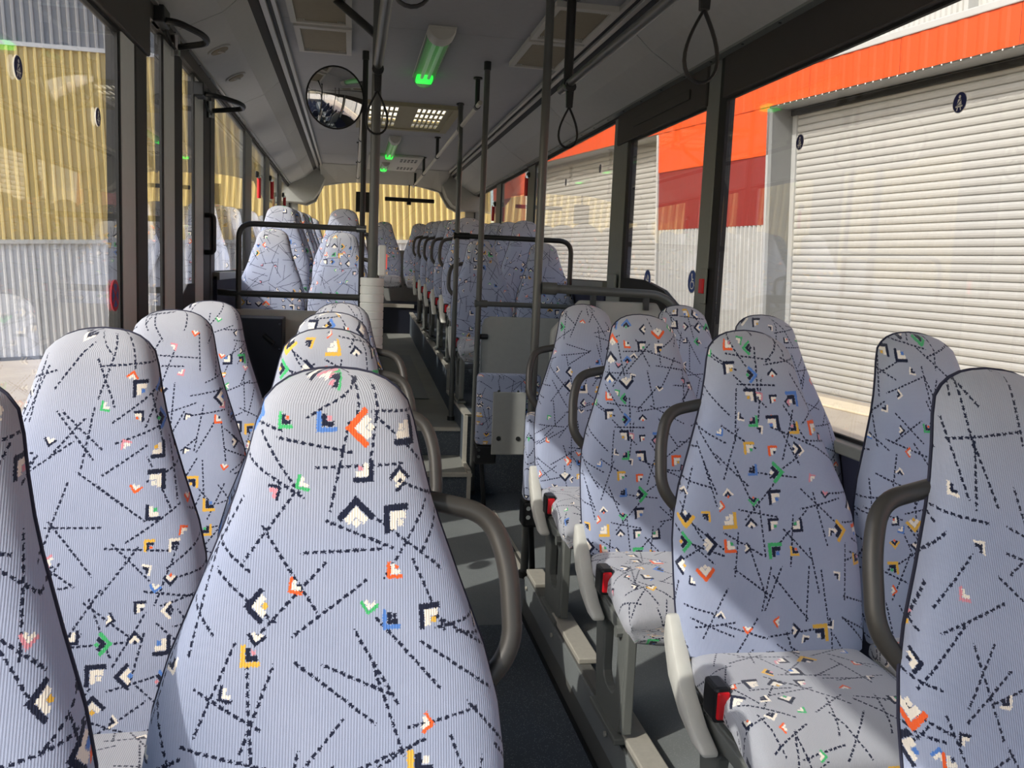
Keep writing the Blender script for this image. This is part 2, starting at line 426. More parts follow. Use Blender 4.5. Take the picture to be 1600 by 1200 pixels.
# seat platform edge: painted plinth with a metal rail on top
pl = struct('trim_1')
mb = MB(); mb.prism([(.748, FL), (.765, -1.262), (.80, -1.262), (.80, FL)], 'y', Y0, 3.55); mb.build('plinth', 'plinth_grey', pl)
MB().box(.738, .748, Y0, 3.56, FL, FL+.012).build('floor_joint', 'black_rubber', pl)
for i, (a, b) in enumerate(((-2.4, .98), (1.28, 1.62), (1.92, 2.36), (2.66, 3.06), (3.36, 3.54))):
    MB().box(.758, .83, a, b, -1.262, -1.243).build('rail_cap', 'steel', pl, bev=.004)
    MB().disc((.752, b-.05, -1.31), (-1, 0, 0), .008, .006, 10).build('bolt', 'steel', pl)
pl2 = struct('trim_2')
mb = MB()
mb.prism([(5.62, -.94), (6.75, -.94), (6.75, -.77), (11.4, -.57), (11.4, -.55), (6.73, -.75), (6.73, -.92), (5.60, -.92)], 'x', .745, .79); mb.build('edge_cap', 'steel', pl2)
MB().box(.74, .765, 5.60, 5.63, FL, -.93).build('edge_post', 'steel', pl2)
MB().box(.74, .765, 5.36, 5.62, -1.26, -1.235).build('edge_cap', 'steel', pl2)
MB().box(.74, .765, 5.35, 5.38, FL, -1.235).build('edge_post', 'steel', pl2)

# walls -------------------------------------------------------------
wl = struct('wall_left')
MB().box(XL-.04, XL+.03, Y0, 3.47, FL, -.55).build('lower_panel', 'wall_navy', wl)
MB().box(XL-.04, XL+.04, Y0, 3.47, -.57, -.54).build('sill', 'sill_grey', wl)
MB().box(XL-.04, XL+.035, 5.62, Y1, FL, -.10).build('lower_panel', 'wall_navy', wl)
MB().box(XL-.04, XL+.05, 5.62, Y1, -.12, -.075).build('sill', 'sill_grey', wl)
MB().box(XL-.03, XL+.03, Y0, 3.86, .79, LIP).build('header', 'header_dark', wl, bev=.006)
MB().box(XL-.03, XL+.02, 3.86, 5.68, .955, LIP).build('header', 'header_dark', wl)
MB().box(XL-.03, XL+.02, 5.66, Y1, 1.0, LIP).build('header', 'header_dark', wl)
def pillar(wall, x0, x1, ya, yb, za, zb, inner_mat='pillar_grey', rub=None):
    MB().box(x0, x1, ya, yb, za, zb).build('pillar', inner_mat, wall, bev=.008)
    if rub: MB().box(min(x0, x1)-.002, max(x0, x1)-.004, rub[0], rub[1], za, zb).build('rubber_seal', 'black_rubber', wall)
pillar(wl, XL-.03, XL+.012, 3.47, 3.67, FL, .95, 'stile_grey_lit', (3.43, 3.47))
MB().box(XL-.03, XL+.016, 3.67, 3.86, FL, LIP).build('pillar', 'pillar_dark', wl, bev=.01)
MB().box(XL-.03, XL+.03, -.65, -.45, FL, LIP).build('pillar', 'pillar_grey', wl, bev=.01)
for ya, yb in ((7.25, 7.72), (8.9, 9.35), (10.5, 10.95)):
    MB().box(XL-.03, XL+.014, ya, (ya+yb)/2, -.1, LIP).build('pillar', 'pillar_grey', wl, bev=.008)
    MB().box(XL-.03, XL+.012, (ya+yb)/2+.004, yb, -.1, LIP).build('pillar', 'pillar_grey', wl, bev=.008)
MB().box(XL-.03, XL+.014, 5.52, 5.68, FL, LIP).build('pillar', 'pillar_dark', wl, bev=.008)

wr = struct('wall_right')
MB().box(XR-.03, XR+.04, Y0, 3.95, FL, -.53).build('lower_panel', 'wall_navy', wr)
MB().box(XR-.06, XR+.04, Y0, 3.95, -.56, -.52).build('sill', 'sill_grey', wr, bev=.006)
MB().box(XR-.03, XR+.04, 3.95, 5.72, FL, -.55).build('lower_panel', 'wall_navy', wr)
MB().box(XR-.03, XR+.04, 5.70, Y1, FL, -.06).build('lower_panel', 'wall_navy', wr)
MB().box(XR-.05, XR+.04, 5.68, Y1, -.08, -.035).build('sill', 'sill_grey', wr)
MB().box(XR-.03, XR+.03, Y0, 3.95, .834, LIP).build('header', 'header_dark', wr, bev=.006)
MB().box(XR-.03, XR+.03, 4.15, 5.60, .834, LIP).build('header', 'header_dark', wr, bev=.006)
MB().box(XR-.04, XR-.028, 4.35, 5.25, .90, .95).build('header_panel', 'header_dark', wr, bev=.004)
MB().box(XR-.02, XR+.03, 5.60, Y1, 1.01, LIP).build('header', 'header_dark', wr)
for ya, yb, mt in ((3.94, 4.02, 'black_rubber'), (4.02, 4.17, 'pillar_grey'), (5.35, 5.41, 'black_rubber'), (5.41, 5.71, 'pillar_grey'), (8.28, 8.6, 'pillar_grey'), (10.2, 10.5, 'pillar_grey'), (-.65, -.45, 'pillar_grey')):
    MB().box(XR-(.016 if 'grey' in mt else .012), XR+.03, ya, yb, -.56 if ya < 8 else -.05, LIP).build('pillar', mt, wr, bev=.008 if 'grey' in mt else 0)
MB().box(XR-.05, XR-.03, 5.42, 5.58, -.10, .02).build('pillar_foot', 'pillar_grey', wr, bev=.008)
mb = MB(); mb.prism([(5.35, .0), (4.95, -.01), (4.62, -.06), (4.17, -.22), (4.17, -.60), (5.35, -.60)], 'x', XR-.012, XR+.012); mb.build('black_mask', 'black_rubber', wr)

wb = struct('wall_back')
outer = [(-.9, -.6), (-.9, .8), (-.9, 1.0), (-.9, 1.35), (-.5, 1.35), (.0, 1.35), (.86, 1.35), (1.3, 1.35), (1.76, 1.35), (1.76, 1.0), (1.76, .8), (1.76, -.6)]
inner = [(-.72, .24), (-.72, .80), (-.60, .78), (-.48, .84), (-.38, 1.06), (.0, 1.13), (.86, 1.13), (1.18, 1.06), (1.30, .86), (1.42, .80), (1.56, .82), (1.56, .24)]
MB().ring(outer, inner, 'y', 12.44, 12.54).build('panel', 'panel_grey', wb)
mb = MB()
rg1 = [(-.42, 1.275), (-.2, 1.275), (.2, 1.275), (.7, 1.275), (1.1, 1.275), (1.27, 1.275)]
rg2 = [(-.40, 1.05), (-.2, 1.10), (.1, 1.125), (.76, 1.125), (1.08, 1.10), (1.22, 1.05)]
vs = [(x, 11.75, z) for x, z in rg1] + [(x, 12.45, z) for x, z in rg2] + [(x, 12.45, 1.30) for x, z in rg1]
n = 6
fs = [(i, i+1, n+i+1, n+i) for i in range(n-1)] + [(i, 2*n+i, 2*n+i+1, i+1) for i in range(n-1)] + [(n+i, n+i+1, 2*n+i+1, 2*n+i) for i in range(n-1)] + [(0, n, 2*n), (n-1, 3*n-1, 2*n-1)]
mb.add(vs, fs); mb.build('dome', 'panel_grey', wb)
for sx, x0, x1 in ((0, -.84, -.40), (1, 1.22, 1.70)):
    a = [(x0, .80), (x1 if sx == 0 else x0, .80)]
    if sx == 0: poly = [(-.46, 1.262), (-.36, 1.12), (-.42, .97), (-.50, .86), (-.62, .80), (-.84, .80), (-.84, 1.03), (-.79, 1.035), (-.60, 1.13)]
    else: poly = [(1.31, 1.262), (1.20, 1.12), (1.26, .97), (1.34, .87), (1.46, .81), (1.70, .81), (1.70, 1.03), (1.62, 1.035), (1.46, 1.13)]
    MB().prism(poly, 'y', 12.1, 12.45).build('corner_fairing', 'panel_grey', wb)
wf = struct('wall_front')
outer = [(-.9, FL), (-.9, 1.35), (1.76, 1.35), (1.76, FL)]; inner = [(-.75, -.75), (-.75, .95), (1.6, .95), (1.6, -.75)]
MB().ring(outer, inner, 'y', Y0-.06, Y0).build('panel', 'panel_grey', wf)

# windows: pane plus rubber frame -------------------------------------
wcount = [0]
def window(x, ya, yb, za, zb):
    wcount[0] += 1
    w = struct('window_%d' % wcount[0])
    MB().box(x-.003, x+.003, ya, yb, za, zb).build('pane', 'window_glass', w)
    xi = x+.006 if x < 0 else x-.006
    o = [(ya, za), (ya, zb), (yb, zb), (yb, za)]; i_ = [(ya+.022, za+.022), (ya+.022, zb-.022), (yb-.022, zb-.022), (yb-.022, za+.022)]
    MB().ring(o, i_, 'x', min(xi, x)-.004, max(xi, x)+.004).build('rubber_frame', 'black_rubber', w)
    return w
for a in ((XL, -2.45, -.55, -.55, .80), (XL, -.50, 3.46, -.55, .80), (XL, 5.66, 7.26, -.09, 1.01), (XL, 7.70, 8.92, -.09, 1.01), (XL, 9.33, 10.52, -.09, 1.01), (XL, 10.93, 12.44, -.09, 1.01),
          (XR, -2.45, -.55, -.53, .845), (XR, -.50, 3.96, -.53, .845), (XR, 4.14, 5.38, -.60, .845), (XR, 5.68, 8.30, -.05, 1.02), (XR, 8.58, 10.22, -.05, 1.02), (XR, 10.48, 12.44, -.05, 1.02)):
    window(*a)
w = struct('window_13')
MB().box(-.75, 1.6, 12.50, 12.506, .22, 1.14).build('pane', 'window_glass', w)
w = struct('window_14')
MB().box(-.76, 1.61, Y0-.05, Y0-.044, -.76, .96).build('pane', 'window_glass', w)

# double door in the left wall -------------------------------------------
dr = struct('door_1')
for ya, yb in ((3.88, 4.23), (4.66, 5.02)):
    MB().box(XL-.003, XL+.003, ya, yb, -1.40, .955).build('pane', 'window_glass', dr)
for ya, yb in ((4.22, 4.45), (5.01, 5.27)):
    MB().box(XL-.02, XL+.012, ya, yb, FL, .95).build('stile', 'stile_grey_lit', dr, bev=.012)
for ya, yb in ((4.17, 4.22), (4.45, 4.66), (4.97, 5.01), (5.27, 5.53)):
    MB().box(XL-.02, XL+.008, ya, yb, FL, .95).build('rubber_edge', 'black_rubber', dr)
MB().prism([(3.88, -.62), (4.22, -.28), (4.22, -1.4), (3.88, -1.4)], 'x', XL+.004, XL+.009).build('lower_mask', 'black_rubber', dr)
MB().prism([(4.66, -.18), (4.8, -.13), (5.01, -.13), (5.01, -1.4), (4.66, -1.4)], 'x', XL+.004, XL+.009).build('lower_mask', 'black_rubber', dr)
MB().tube(arc([(XL+.008, 5.35, .25), (XL+.055, 5.35, .25), (XL+.055, 5.35, .04), (XL+.008, 5.35, .04)], .03), .015, 8).build('handle', 'black_plastic', dr, True)

# ceiling ----------------------------------------------------------------
ce = struct('ceiling')
seams = [Y0, .6, 3.0, 5.0, 7.1]
for a, b in zip(seams[:-1], seams[1:]): MB().box(-.44, 1.29, a+.002, b-.002, CEIL, CEIL+.04).build('ceiling_panel', 'ceiling_grey', ce)
MB().box(-.44, .06, 7.102, 8.9, CEIL, CEIL+.04).build('ceiling_panel', 'ceiling_grey', ce)
MB().box(.80, 1.29, 7.102, 8.9, CEIL, CEIL+.04).build('ceiling_panel', 'ceiling_grey', ce)
MB().box(.06, .80, 8.36, 8.9, CEIL, CEIL+.04).build('ceiling_panel', 'ceiling_grey', ce)
MB().box(.06, .80, 7.102, 7.2, CEIL, CEIL+.04).build('ceiling_panel', 'ceiling_grey', ce)
for a, b in ((8.9, 10.75), (10.75, 12.5)): MB().box(-.44, 1.29, a+.003, b-.003, CEIL, CEIL+.04).build('ceiling_panel', 'ceiling_grey', ce)
MB().box(-.5, 1.35, Y0, 7.15, CEIL+.045, CEIL+.06).build('roof_skin', 'pillar_dark', ce)
MB().box(-.5, 1.35, 8.4, Y1+.05, CEIL+.045, CEIL+.06).build('roof_skin', 'pillar_dark', ce)
# coves between ceiling and windows, in panels with fine joints
cvl, cvr = struct('trim_3'), struct('trim_4')
js = [Y0, -1.6, .4, 2.4, 4.4, 6.4, 8.4, 10.4, Y1]
for a, b in zip(js[:-1], js[1:]):
    MB().prism([(-.46, 1.255), (-.60, 1.125), (-.79, LIP), (-.86, LIP), (-.9, 1.36), (-.46, 1.36)], 'y', a+.004, b-.004).build('cove_panel', 'cove_grey', cvl)
    MB().prism([(1.31, 1.255), (1.46, 1.125), (1.62, LIP), (1.72, LIP), (1.76, 1.36), (1.31, 1.36)], 'y', a+.004, b-.004).build('cove_panel', 'cove_grey', cvr)
for cv, po in ((cvl, [(-.45, 1.262), (-.597, 1.132), (-.79, 1.037), (-.85, 1.037), (-.88, 1.35), (-.45, 1.35)]), (cvr, [(1.30, 1.262), (1.457, 1.132), (1.62, 1.037), (1.71, 1.037), (1.74, 1.35), (1.30, 1.35)])):
    MB().prism(po[::1], 'y', Y0, Y1).build('backing', 'black_rubber', cv)
for cv, s0, xa in ((cvl, 1, -.46), (cvr, -1, 1.31)):
    MB().box(min(xa, xa+s0*.03), max(xa, xa+s0*.03), Y0, Y1, 1.243, 1.262).build('edge_rail', 'rail_alu', cv, bev=.003)
    MB().box(min(xa+s0*.032, xa+s0*.05), max(xa+s0*.032, xa+s0*.05), Y0, Y1, 1.258, 1.30).build('shadow_gap', 'black_rubber', cv)
    MB().box(min(xa+s0*.052, xa+s0*.075), max(xa+s0*.052, xa+s0*.075), Y0, Y1, 1.255, 1.279).build('edge_rail', 'rail_alu', cv, bev=.003)
    xl = -.79 if s0 == 1 else 1.62
    MB().box(min(xl, xl-s0*.045), max(xl, xl-s0*.045), Y0, Y1-.06, LIP-.012, LIP).build('lip_strip', 'rail_alu' if s0 == 1 else 'pillar_grey', cv)
    mb = MB()
    for k in range(34):
        mb.disc((xl-s0*.018, 1.0+k*.34, LIP-.012), (0, 0, -1), .006, .003, 8)
    mb.build('screws', 'black_plastic', cv, kind='stuff')

# roof hatch -------------------------------------------------------------
ht = thing('roof_hatch', 'olive roof hatch with two slotted grilles letting daylight in', 'hatch', (.43, 7.78, CEIL))
HX0, HX1, HY0, HY1 = .06, .80, 7.2, 8.36
MB().ring([(HX0-.04, HY0-.05), (HX1+.04, HY0-.05), (HX1+.04, HY1+.05), (HX0-.04, HY1+.05)], [(HX0+.02, HY0+.03), (HX1-.02, HY0+.03), (HX1-.02, HY1-.03), (HX0+.02, HY1-.03)], 'z', CEIL-.03, CEIL).build('frame', 'hatch_olive', ht)
def slotted(mb, x0, x1, y0, y1, nx, ny, z0, z1, sw=.66, sl=.80):
    dx = (x1-x0)/nx; dy = (y1-y0)/ny
    for i in range(nx+1):
        c = x0+i*dx; h = dx*(1-sw)/2
        mb.box(max(x0, c-h), min(x1, c+h), y0, y1, z0, z1)
    for j in range(ny+1):
        c = y0+j*dy; h = dy*(1-sl)/2
        mb.box(x0, x1, max(y0, c-h), min(y1, c+h), z0+.001, z1-.001)
gx = ((.12, .36), (.50, .74))
mb = MB(); mb.box(HX0, gx[0][0], HY0, HY1, CEIL-.02, CEIL); mb.box(gx[0][1], gx[1][0], HY0, HY1, CEIL-.02, CEIL); mb.box(gx[1][1], HX1, HY0, HY1, CEIL-.02, CEIL)
for g in gx: mb.box(g[0], g[1], HY0, HY0+.08, CEIL-.02, CEIL); mb.box(g[0], g[1], HY1-.08, HY1, CEIL-.02, CEIL)
mb.build('panel', 'hatch_olive', ht)
for g in gx:
    mb = MB(); slotted(mb, g[0], g[1], HY0+.08, HY1-.08, 6, 4, CEIL-.018, CEIL-.006); mb.build('grille', 'hatch_olive', ht)
mb = MB(); mb.box(HX0-.02, HX1+.02, HY0-.03, HY1+.03, CEIL+.07, CEIL+.075); mb.build('dome_cover', 'milky_plastic', ht)
h2 = thing('ventilation_unit', 'pale ceiling ventilation unit with slotted grille near the rear window', 'vent', (.5, 11.1, CEIL))
MB().box(.18, .80, 10.4, 11.9, CEIL-.03, CEIL).build('housing', 'white_trim', h2, bev=.01)
mb = MB()
for yy in (10.6, 11.4):
    for j in range(2):
        for i in range(5): mb.box(.55+i*.042, .575+i*.042, yy+j*.16, yy+.1+j*.16, CEIL-.034, CEIL-.028)
mb.build('slots', 'black_plastic', h2, kind='stuff')

# ceiling lamps ------------------------------------------------------------
def lamp(x, ya, yb, wd, label):
    l = thing('ceiling_lamp', label, 'lamp', (x, (ya+yb)/2, CEIL), 'ceiling lamps along the gangway')
    MB().box(x-wd/2, x+wd/2, ya, yb, CEIL-.012, CEIL).build('base', 'white_trim', l, bev=.004)
    def prof(y, s=1.0): return [(x + math.cos(a)*wd/2*s, y, CEIL-.012-math.sin(a)*.065*s) for a in [PI*k/10 for k in range(11)]]
    L = yb-ya; c0, c1 = ya+L*.10, yb-.02
    MB().loft([prof(ya, .92), prof(ya+.02), prof(c0)]).build('end_cap', 'white_trim', l, True)
    MB().loft([prof(c0, .97), prof(c1, .97), prof(yb, .85)]).build('cover', 'lamp_cover', l, True)
    MB().tube([(x-.022, c0+.02, CEIL-.04), (x-.022, c1-.16, CEIL-.04)], .012, 8).build('tube', 'tube_white', l, True)
    MB().tube([(x+.022, c0+.02, CEIL-.04), (x+.022, c1-.16, CEIL-.04)], .012, 8).build('tube', 'tube_white', l, True)
    MB().box(x-wd*.42, x+wd*.42, c0+.01, c1-.15, CEIL-.02, CEIL-.013).build('reflector', 'green_glow', l, label='dim green glowing reflector strip')
    MB().box(x-wd*.36, x+wd*.36, c1-.14, c1-.02, CEIL-.055, CEIL-.014).build('green_bulb', 'green_light', l, bev=.01, label='glowing green lamp end')
lamp(.455, 4.87, 6.18, .150, 'nearest ceiling lamp, a glass trough glowing green at its far end')
lamp(.405, 8.95, 10.5, .115, 'second ceiling lamp glowing green, just beyond the roof hatch')
l3 = lamp(.39, 11.0, 11.85, .11, 'farthest ceiling lamp glowing green, set beside the ventilation unit')

# ceiling grilles -------------------------------------------------------
def grille(x0, x1, ya, yb, label):
    g = thing('ceiling_grille', label, 'grille', ((x0+x1)/2, (ya+yb)/2, CEIL), 'ceiling grilles')
    MB().ring([(x0, ya), (x1, ya), (x1, yb), (x0, yb)], [(x0+.03, ya+.05), (x1-.03, ya+.05), (x1-.03, yb-.03), (x0+.03, yb-.03)], 'z', CEIL-.028, CEIL).build('frame', 'white_trim', g)
    MB().box(x0+.028, x1-.028, ya+.048, yb-.028, CEIL-.018, CEIL-.004).build('mesh_plate', 'grille_brown', g)
    mb = MB()
    for sx in (0, 1):
        for sy in (0, 1):
            cx, cy = (x0+.055+sx*(x1-x0-.11)), (ya+.075+sy*(yb-ya-.13))
            for k in range(4): mb.box(cx-.018+k*.010, cx-.013+k*.010, cy-.008, cy+.008, CEIL-.021, CEIL-.0175)
    mb.build('slots', 'white_trim', g, kind='stuff')
grille(-.335, -.02, 4.42, 4.98, 'brown ceiling grille at upper left, nearer of the pair')
grille(-.325, -.02, 5.03, 5.62, 'brown ceiling grille at upper left, just before the round mirror')
grille(.93, 1.24, 4.25, 4.88, 'brown ceiling grille at upper right, nearer of the pair')
grille(.93, 1.24, 4.92, 5.55, 'brown ceiling grille at upper right, farther of the pair')
# round air outlets on the left cove
nL = nrm((.19-.0, 0, -.3)); nL = nrm((-.095, 0, -.19)); nL = nrm((.095, 0, -.19))
for (x, y, lab) in ((-.692, 4.95, 'nearer oval air outlet on the left cove panel'), (-.692, 5.62, 'farther oval air outlet on the left cove panel')):
    z = 1.125 - (-.60-x)/.19*.095
    a = thing('air_outlet', lab, 'vent', (x, y, z), 'air outlets on the left cove')
    c = Vector((x, y, z))
    MB().disc(c + nL*-.004, nL, .062, .012, 24).build('rim', 'cove_grey', a, True)
    MB().disc(c + nL*.006, nL, .046, .006, 24).build('nozzle', 'grille_brown', a, True)
    MB().box(x-.03, x+.03, y-.006, y+.006, z-.016, z-.010).build('slot', 'white_trim', a)

# ------------------------------------------------------------------ poles, rails, straps
def pole(x, y, z0, z1, rad, label, m='pole_grey', top_path=None):
    p = thing('grab_pole', label, 'pole', (x, y, z0), 'upright grab poles')
    pts = [(x, y, z0), (x, y, z1)] if not top_path else arc([(x, y, z0)] + top_path, .15)
    MB().tube(pts, rad, 14).build('tube', m, p, True)
    e = Vector(pts[-1]); 
    MB().tube([e+Vector((0, 0, -.05)), e], rad*1.25, 14).build('top_socket', 'pole_dark', p, True)
    MB().tube([(x, y, z0), (x, y, z0+.03)], rad*1.5, 14).build('foot_flange', 'pole_dark', p, True)
    return p
p585 = pole(.10, 4.20, FL, CEIL, .0225, 'thick grab pole with grey ribbed sleeve left of the gangway')
mb = MB()
rings = []
for k in range(9):
    z = -.40 + k*.0388
    for dz, rr in ((0, .052), (.003, .055), (.035, .055), (.0375, .052)):
        rings.append([(.10+math.cos(2*PI*i/20)*rr, 4.20+math.sin(2*PI*i/20)*rr, z+dz) for i in range(20)])
mb.loft(rings); mb.build('ribbed_sleeve', 'sleeve_grey', p585, True)
MB().tube([(.10, 4.2, 1.03), (-.10, 4.58, CEIL)], .019, 12).build('brace', 'pole_dark', p585, True)
pole(.065, 5.59, -1.45, CEIL, .017, 'slender pole carrying the left cross bars and the round mirror', 'pole_dark')
pole(.85, 4.02, FL, CEIL, .0195, 'grab pole right of the gangway joined to the backboard rail')
pole(.805, 5.59, FL, CEIL, .018, 'grab pole standing beside the upright folding seat', 'pole_grey')
pole(.715, 6.12, -1.05, .7, .0175, 'bent grab pole before the raised right seats', 'pole_grey', [(.715, 6.12, .70), (.80, 6.85, 1.02), (.81, 7.0, CEIL)])
def rail(x, ya, yb, z, hang, rad, label, hr=.016, m='pole_grey'):
    r_ = thing('ceiling_rail', label, 'rail', (x, ya, z), 'handrails under the ceiling')
    MB().tube([(x, ya, z), (x, yb, z)], rad, 14).build('tube', m, r_, True)
    for y in hang:
        h = MB().tube([(x, y, z), (x, y, CEIL)], hr, 10).build('hanger', 'pole_dark', r_, True)
        MB().tube([(x, y-.03, z), (x, y+.03, z)], rad*1.35, 12).build('clamp', 'black_plastic', r_, True)
        MB().tube([(x, y, CEIL-.012), (x, y, CEIL)], hr*1.9, 12).build('flange', 'pole_dark', r_, True)
rail(.985, -1.8, 4.32, .885, (4.18, 1.0), .0195, 'handrail at upper right hung on a black drop tube', .022)
rail(.10, -1.8, 4.20, .875, (.6,), .021, 'handrail at upper left running from the sleeved pole')
rail(.81, 5.9, 12.2, 1.09, (6.05, 7.02, 8.85, 10.5, 11.9), .015, 'right rear handrail clamped to ceiling drops', m='steel')
rail(.065, 6.3, 12.0, 1.09, (6.5, 8.0, 9.6, 11.4), .015, 'left rear handrail clamped to ceiling drops', m='steel')
def strap(x, y, z, w, h, label):
    s = thing('hand_strap', label, 'strap', (x, y, z), 'black hanging hand straps')
    MB().tube([(x, y-.018, z+.005), (x, y+.018, z+.005)], .026, 12).build('clip', 'black_plastic', s, True)
    mb = MB(); mb.prism([(x-.018, z), (x+.018, z), (x+.014, z-.09), (x-.014, z-.09)], 'y', y-.012, y+.012); mb.build('holder', 'black_plastic', s, bev=.004)
    pts = [(x, y, z-.07)]
    for k in range(25):
        a = -PI/2 + 0.0 + PI*2*k/24
    N = 28
    for k in range(N+1):
        t = k/N; ang = 2*PI*t
        yy = (1-math.cos(ang))/2
        pts.append((x + math.sin(ang)*w/2*(yy**.6)*1.05, y, z-.085 - (h-.085)*yy))
    MB().tube(pts[1:], .0105, 8, sy=.45).build('loop', 'black_rubber', s, True)
strap(.985, 4.13, .86, .115, .27, 'hand strap hanging at the far end of the right handrail')
strap(.985, 2.52, .86, .13, .29, 'hand strap hanging nearest the camera on the right handrail')
strap(.10, 4.05, .85, .12, .27, 'hand strap hanging in front of the sleeved pole')
strap(.125, 2.15, .86, .12, .26, 'hand strap at the top edge above the gangway')

# cross bars and partitions -------------------------------------------------
b = thing('partition_rail', 'left pair of horizontal grab bars in front of the raised seats', 'rail', (-.67, 5.59, -.29))
MB().tube(arc([(.065, 5.59, .225), (-.665, 5.59, .225), (-.665, 5.59, -.29)], .09), .017, 12).build('upper_bar', 'pole_grey', b, True)
MB().tube(arc([(.065, 5.59, -.195), (-.70, 5.59, -.195), (-.80, 5.66, -.195)], .05), .019, 12).build('lower_bar', 'pole_grey', b, True)
MB().tube([(.03, 5.59, .225), (.09, 5.59, .225)], .025, 12).build('clamp', 'chrome', b, True)
lp = thing('modesty_panel', 'beige modesty panel below the left grab bars', 'panel', (-.36, 5.6, FL))
mb = MB(); mb.prism([(5.58, FL), (5.58, -.345), (5.63, -.29), (5.66, -.29), (5.66, FL)], 'x', -.79, .04); mb.build('board', 'panel_beige', lp, bev=.006)
nb = thing('equipment_cover', 'dark navy cover box with black latch before the beige panel', 'cover', (-.58, 5.4, FL))
MB().box(-.79, -.385, 5.30, 5.575, FL, -.325).build('box', 'board_navy', nb, bev=.006)
MB().tube([(-.49, 5.29, -.42), (-.43, 5.285, -.47)], .014, 8).build('latch', 'black_plastic', nb, True)
MB().disc((-.40, 5.30, -.355), (0, -1, 0), .007, .004, 10).build('screw', 'chrome', nb)
MB().disc((-.40, 5.30, -.50), (0, -1, 0), .007, .004, 10).build('screw', 'chrome', nb)
b = thing('partition_rail', 'right pair of horizontal grab bars before the raised window seats', 'rail', (1.5, 6.12, -.10))
MB().tube(arc([(.715, 6.12, .235), (1.525, 6.12, .235), (1.525, 6.12, -.15)], .09), .0175, 12).build('upper_bar', 'pole_dark', b, True)
MB().tube([(.69, 6.12, .235), (.80, 6.12, .235)], .024, 12).build('clamp', 'black_plastic', b, True)
b = thing('partition_rail', 'low grab bar from the folding-seat pole to the right wall', 'rail', (.8, 5.59, -.205))
MB().tube([(.805, 5.59, -.205), (1.62, 5.59, -.205)], .0165, 12).build('bar', 'pole_grey', b, True)
MB().tube([(.78, 5.59, -.205), (.86, 5.59, -.205)], .024, 12).build('clamp', 'pole_grey', b, True)
gp = thing('modesty_panel', 'grey modesty panel above the upright folding seat', 'panel', (1.25, 5.57, -1.08))
mb = MB(); mb.prism([(.835, -1.08), (.835, -.35), (.85, -.305), (.89, -.285), (1.66, -.285), (1.66, -1.08)], 'y', 5.60, 5.63); mb.build('board', 'panel_grey', gp)
MB().tube([(.826, 5.59, -.415), (.87, 5.60, -.415)], .018, 10).build('clip', 'pole_dark', gp, True)
wbd = thing('wheelchair_backboard', 'grey wheelchair backboard under a bent rail behind the right seats', 'backboard', (1.25, 4.05, FL))
mb = MB(); mb.prism([(.93, -.95), (.93, -.26), (1.06, -.115), (1.44, -.115), (1.53, -.26), (1.53, -.95)], 'y', 4.03, 4.07); mb.build('pad', 'panel_grey', wbd, bev=.012)
MB().tube(arc([(.872, 4.02, -.065), (1.47, 4.02, -.075), (1.655, 3.98, -.29), (1.655, 3.98, -.9)], .08), .021, 14).build('rail', 'pole_grey', wbd, True)
MB().tube([(.8705, 4.02, -.065), (.94, 4.02, -.066)], .029, 14).build('clamp', 'pole_grey', wbd, True)
for x in (1.12, 1.38): MB().box(x-.012, x+.012, 4.01, 4.035, -.15, -.07).build('bracket', 'pole_dark', wbd)
MB().box(1.0, 1.06, 4.04, 4.075, FL, -.94).build('post', 'pole_dark', wbd)
MB().box(1.40, 1.46, 4.04, 4.075, FL, -.94).build('post', 'pole_dark', wbd)

# round convex mirror -------------------------------------------------------
mi = thing('round_mirror', 'round convex interior mirror on the slender pole near the ceiling', 'mirror', (-.105, 5.36, .955))
def mirror_dome():
    nv = nrm((.36, -.92, -.14)); a = Vector((0, 0, 1)).cross(nv).normalized(); bb = nv.cross(a); c = Vector((-.105, 5.36, .955)); R = .172
    rings = []
    for k in range(11):
        t = k/10; rr = R*math.cos(t*PI/2) if k < 10 else .001
        rings.append([c + a*math.cos(2*PI*i/40)*rr + bb*math.sin(2*PI*i/40)*rr + nv*(.038*(1-(rr/R)**2)) for i in range(40)])
    return c, nv, a, bb, R, rings
c, nv, a_, b_, R, rings = mirror_dome()
MB().loft(rings).build('reflector', 'mirror', mi, True)
MB().tube([c + a_*math.cos(2*PI*i/40)*R + b_*math.sin(2*PI*i/40)*R for i in range(40)], .005, 8, closed=True).build('rim', 'black_rubber', mi, True)
MB().tube([c - nv*.01, c - nv*.05, Vector((.03, 5.58, .955))], .010, 8).build('arm', 'black_plastic', mi, True)
MB().box(.02, .047, 5.57, 5.61, .93, .98).build('clamp', 'black_plastic', mi, True)

# stop button on the thick pole --------------------------------------------
sb = thing('stop_button', 'grey stop button box with a red key on the sleeved pole', 'button', (.13, 4.17, .03))
MB().box(.1235, .160, 4.16, 4.215, -.012-.03, .13-.03).build('housing', 'sleeve_grey', sb, bev=.008)
MB().box(.160, .166, 4.175, 4.205, .02-.03, .09-.03).build('button', 'button_lit', sb, bev=.003)
sb2 = thing('stop_button', 'small grey and red request button on the right window pillar', 'button', (1.667, 4.03, -.05))
MB().box(1.660, 1.673, 4.00, 4.06, -.11, .06).build('housing', 'pillar_grey', sb2, bev=.006)
MB().box(1.648, 1.661, 4.008, 4.052, -.06, .01).build('button', 'red_plastic', sb2, bev=.004)

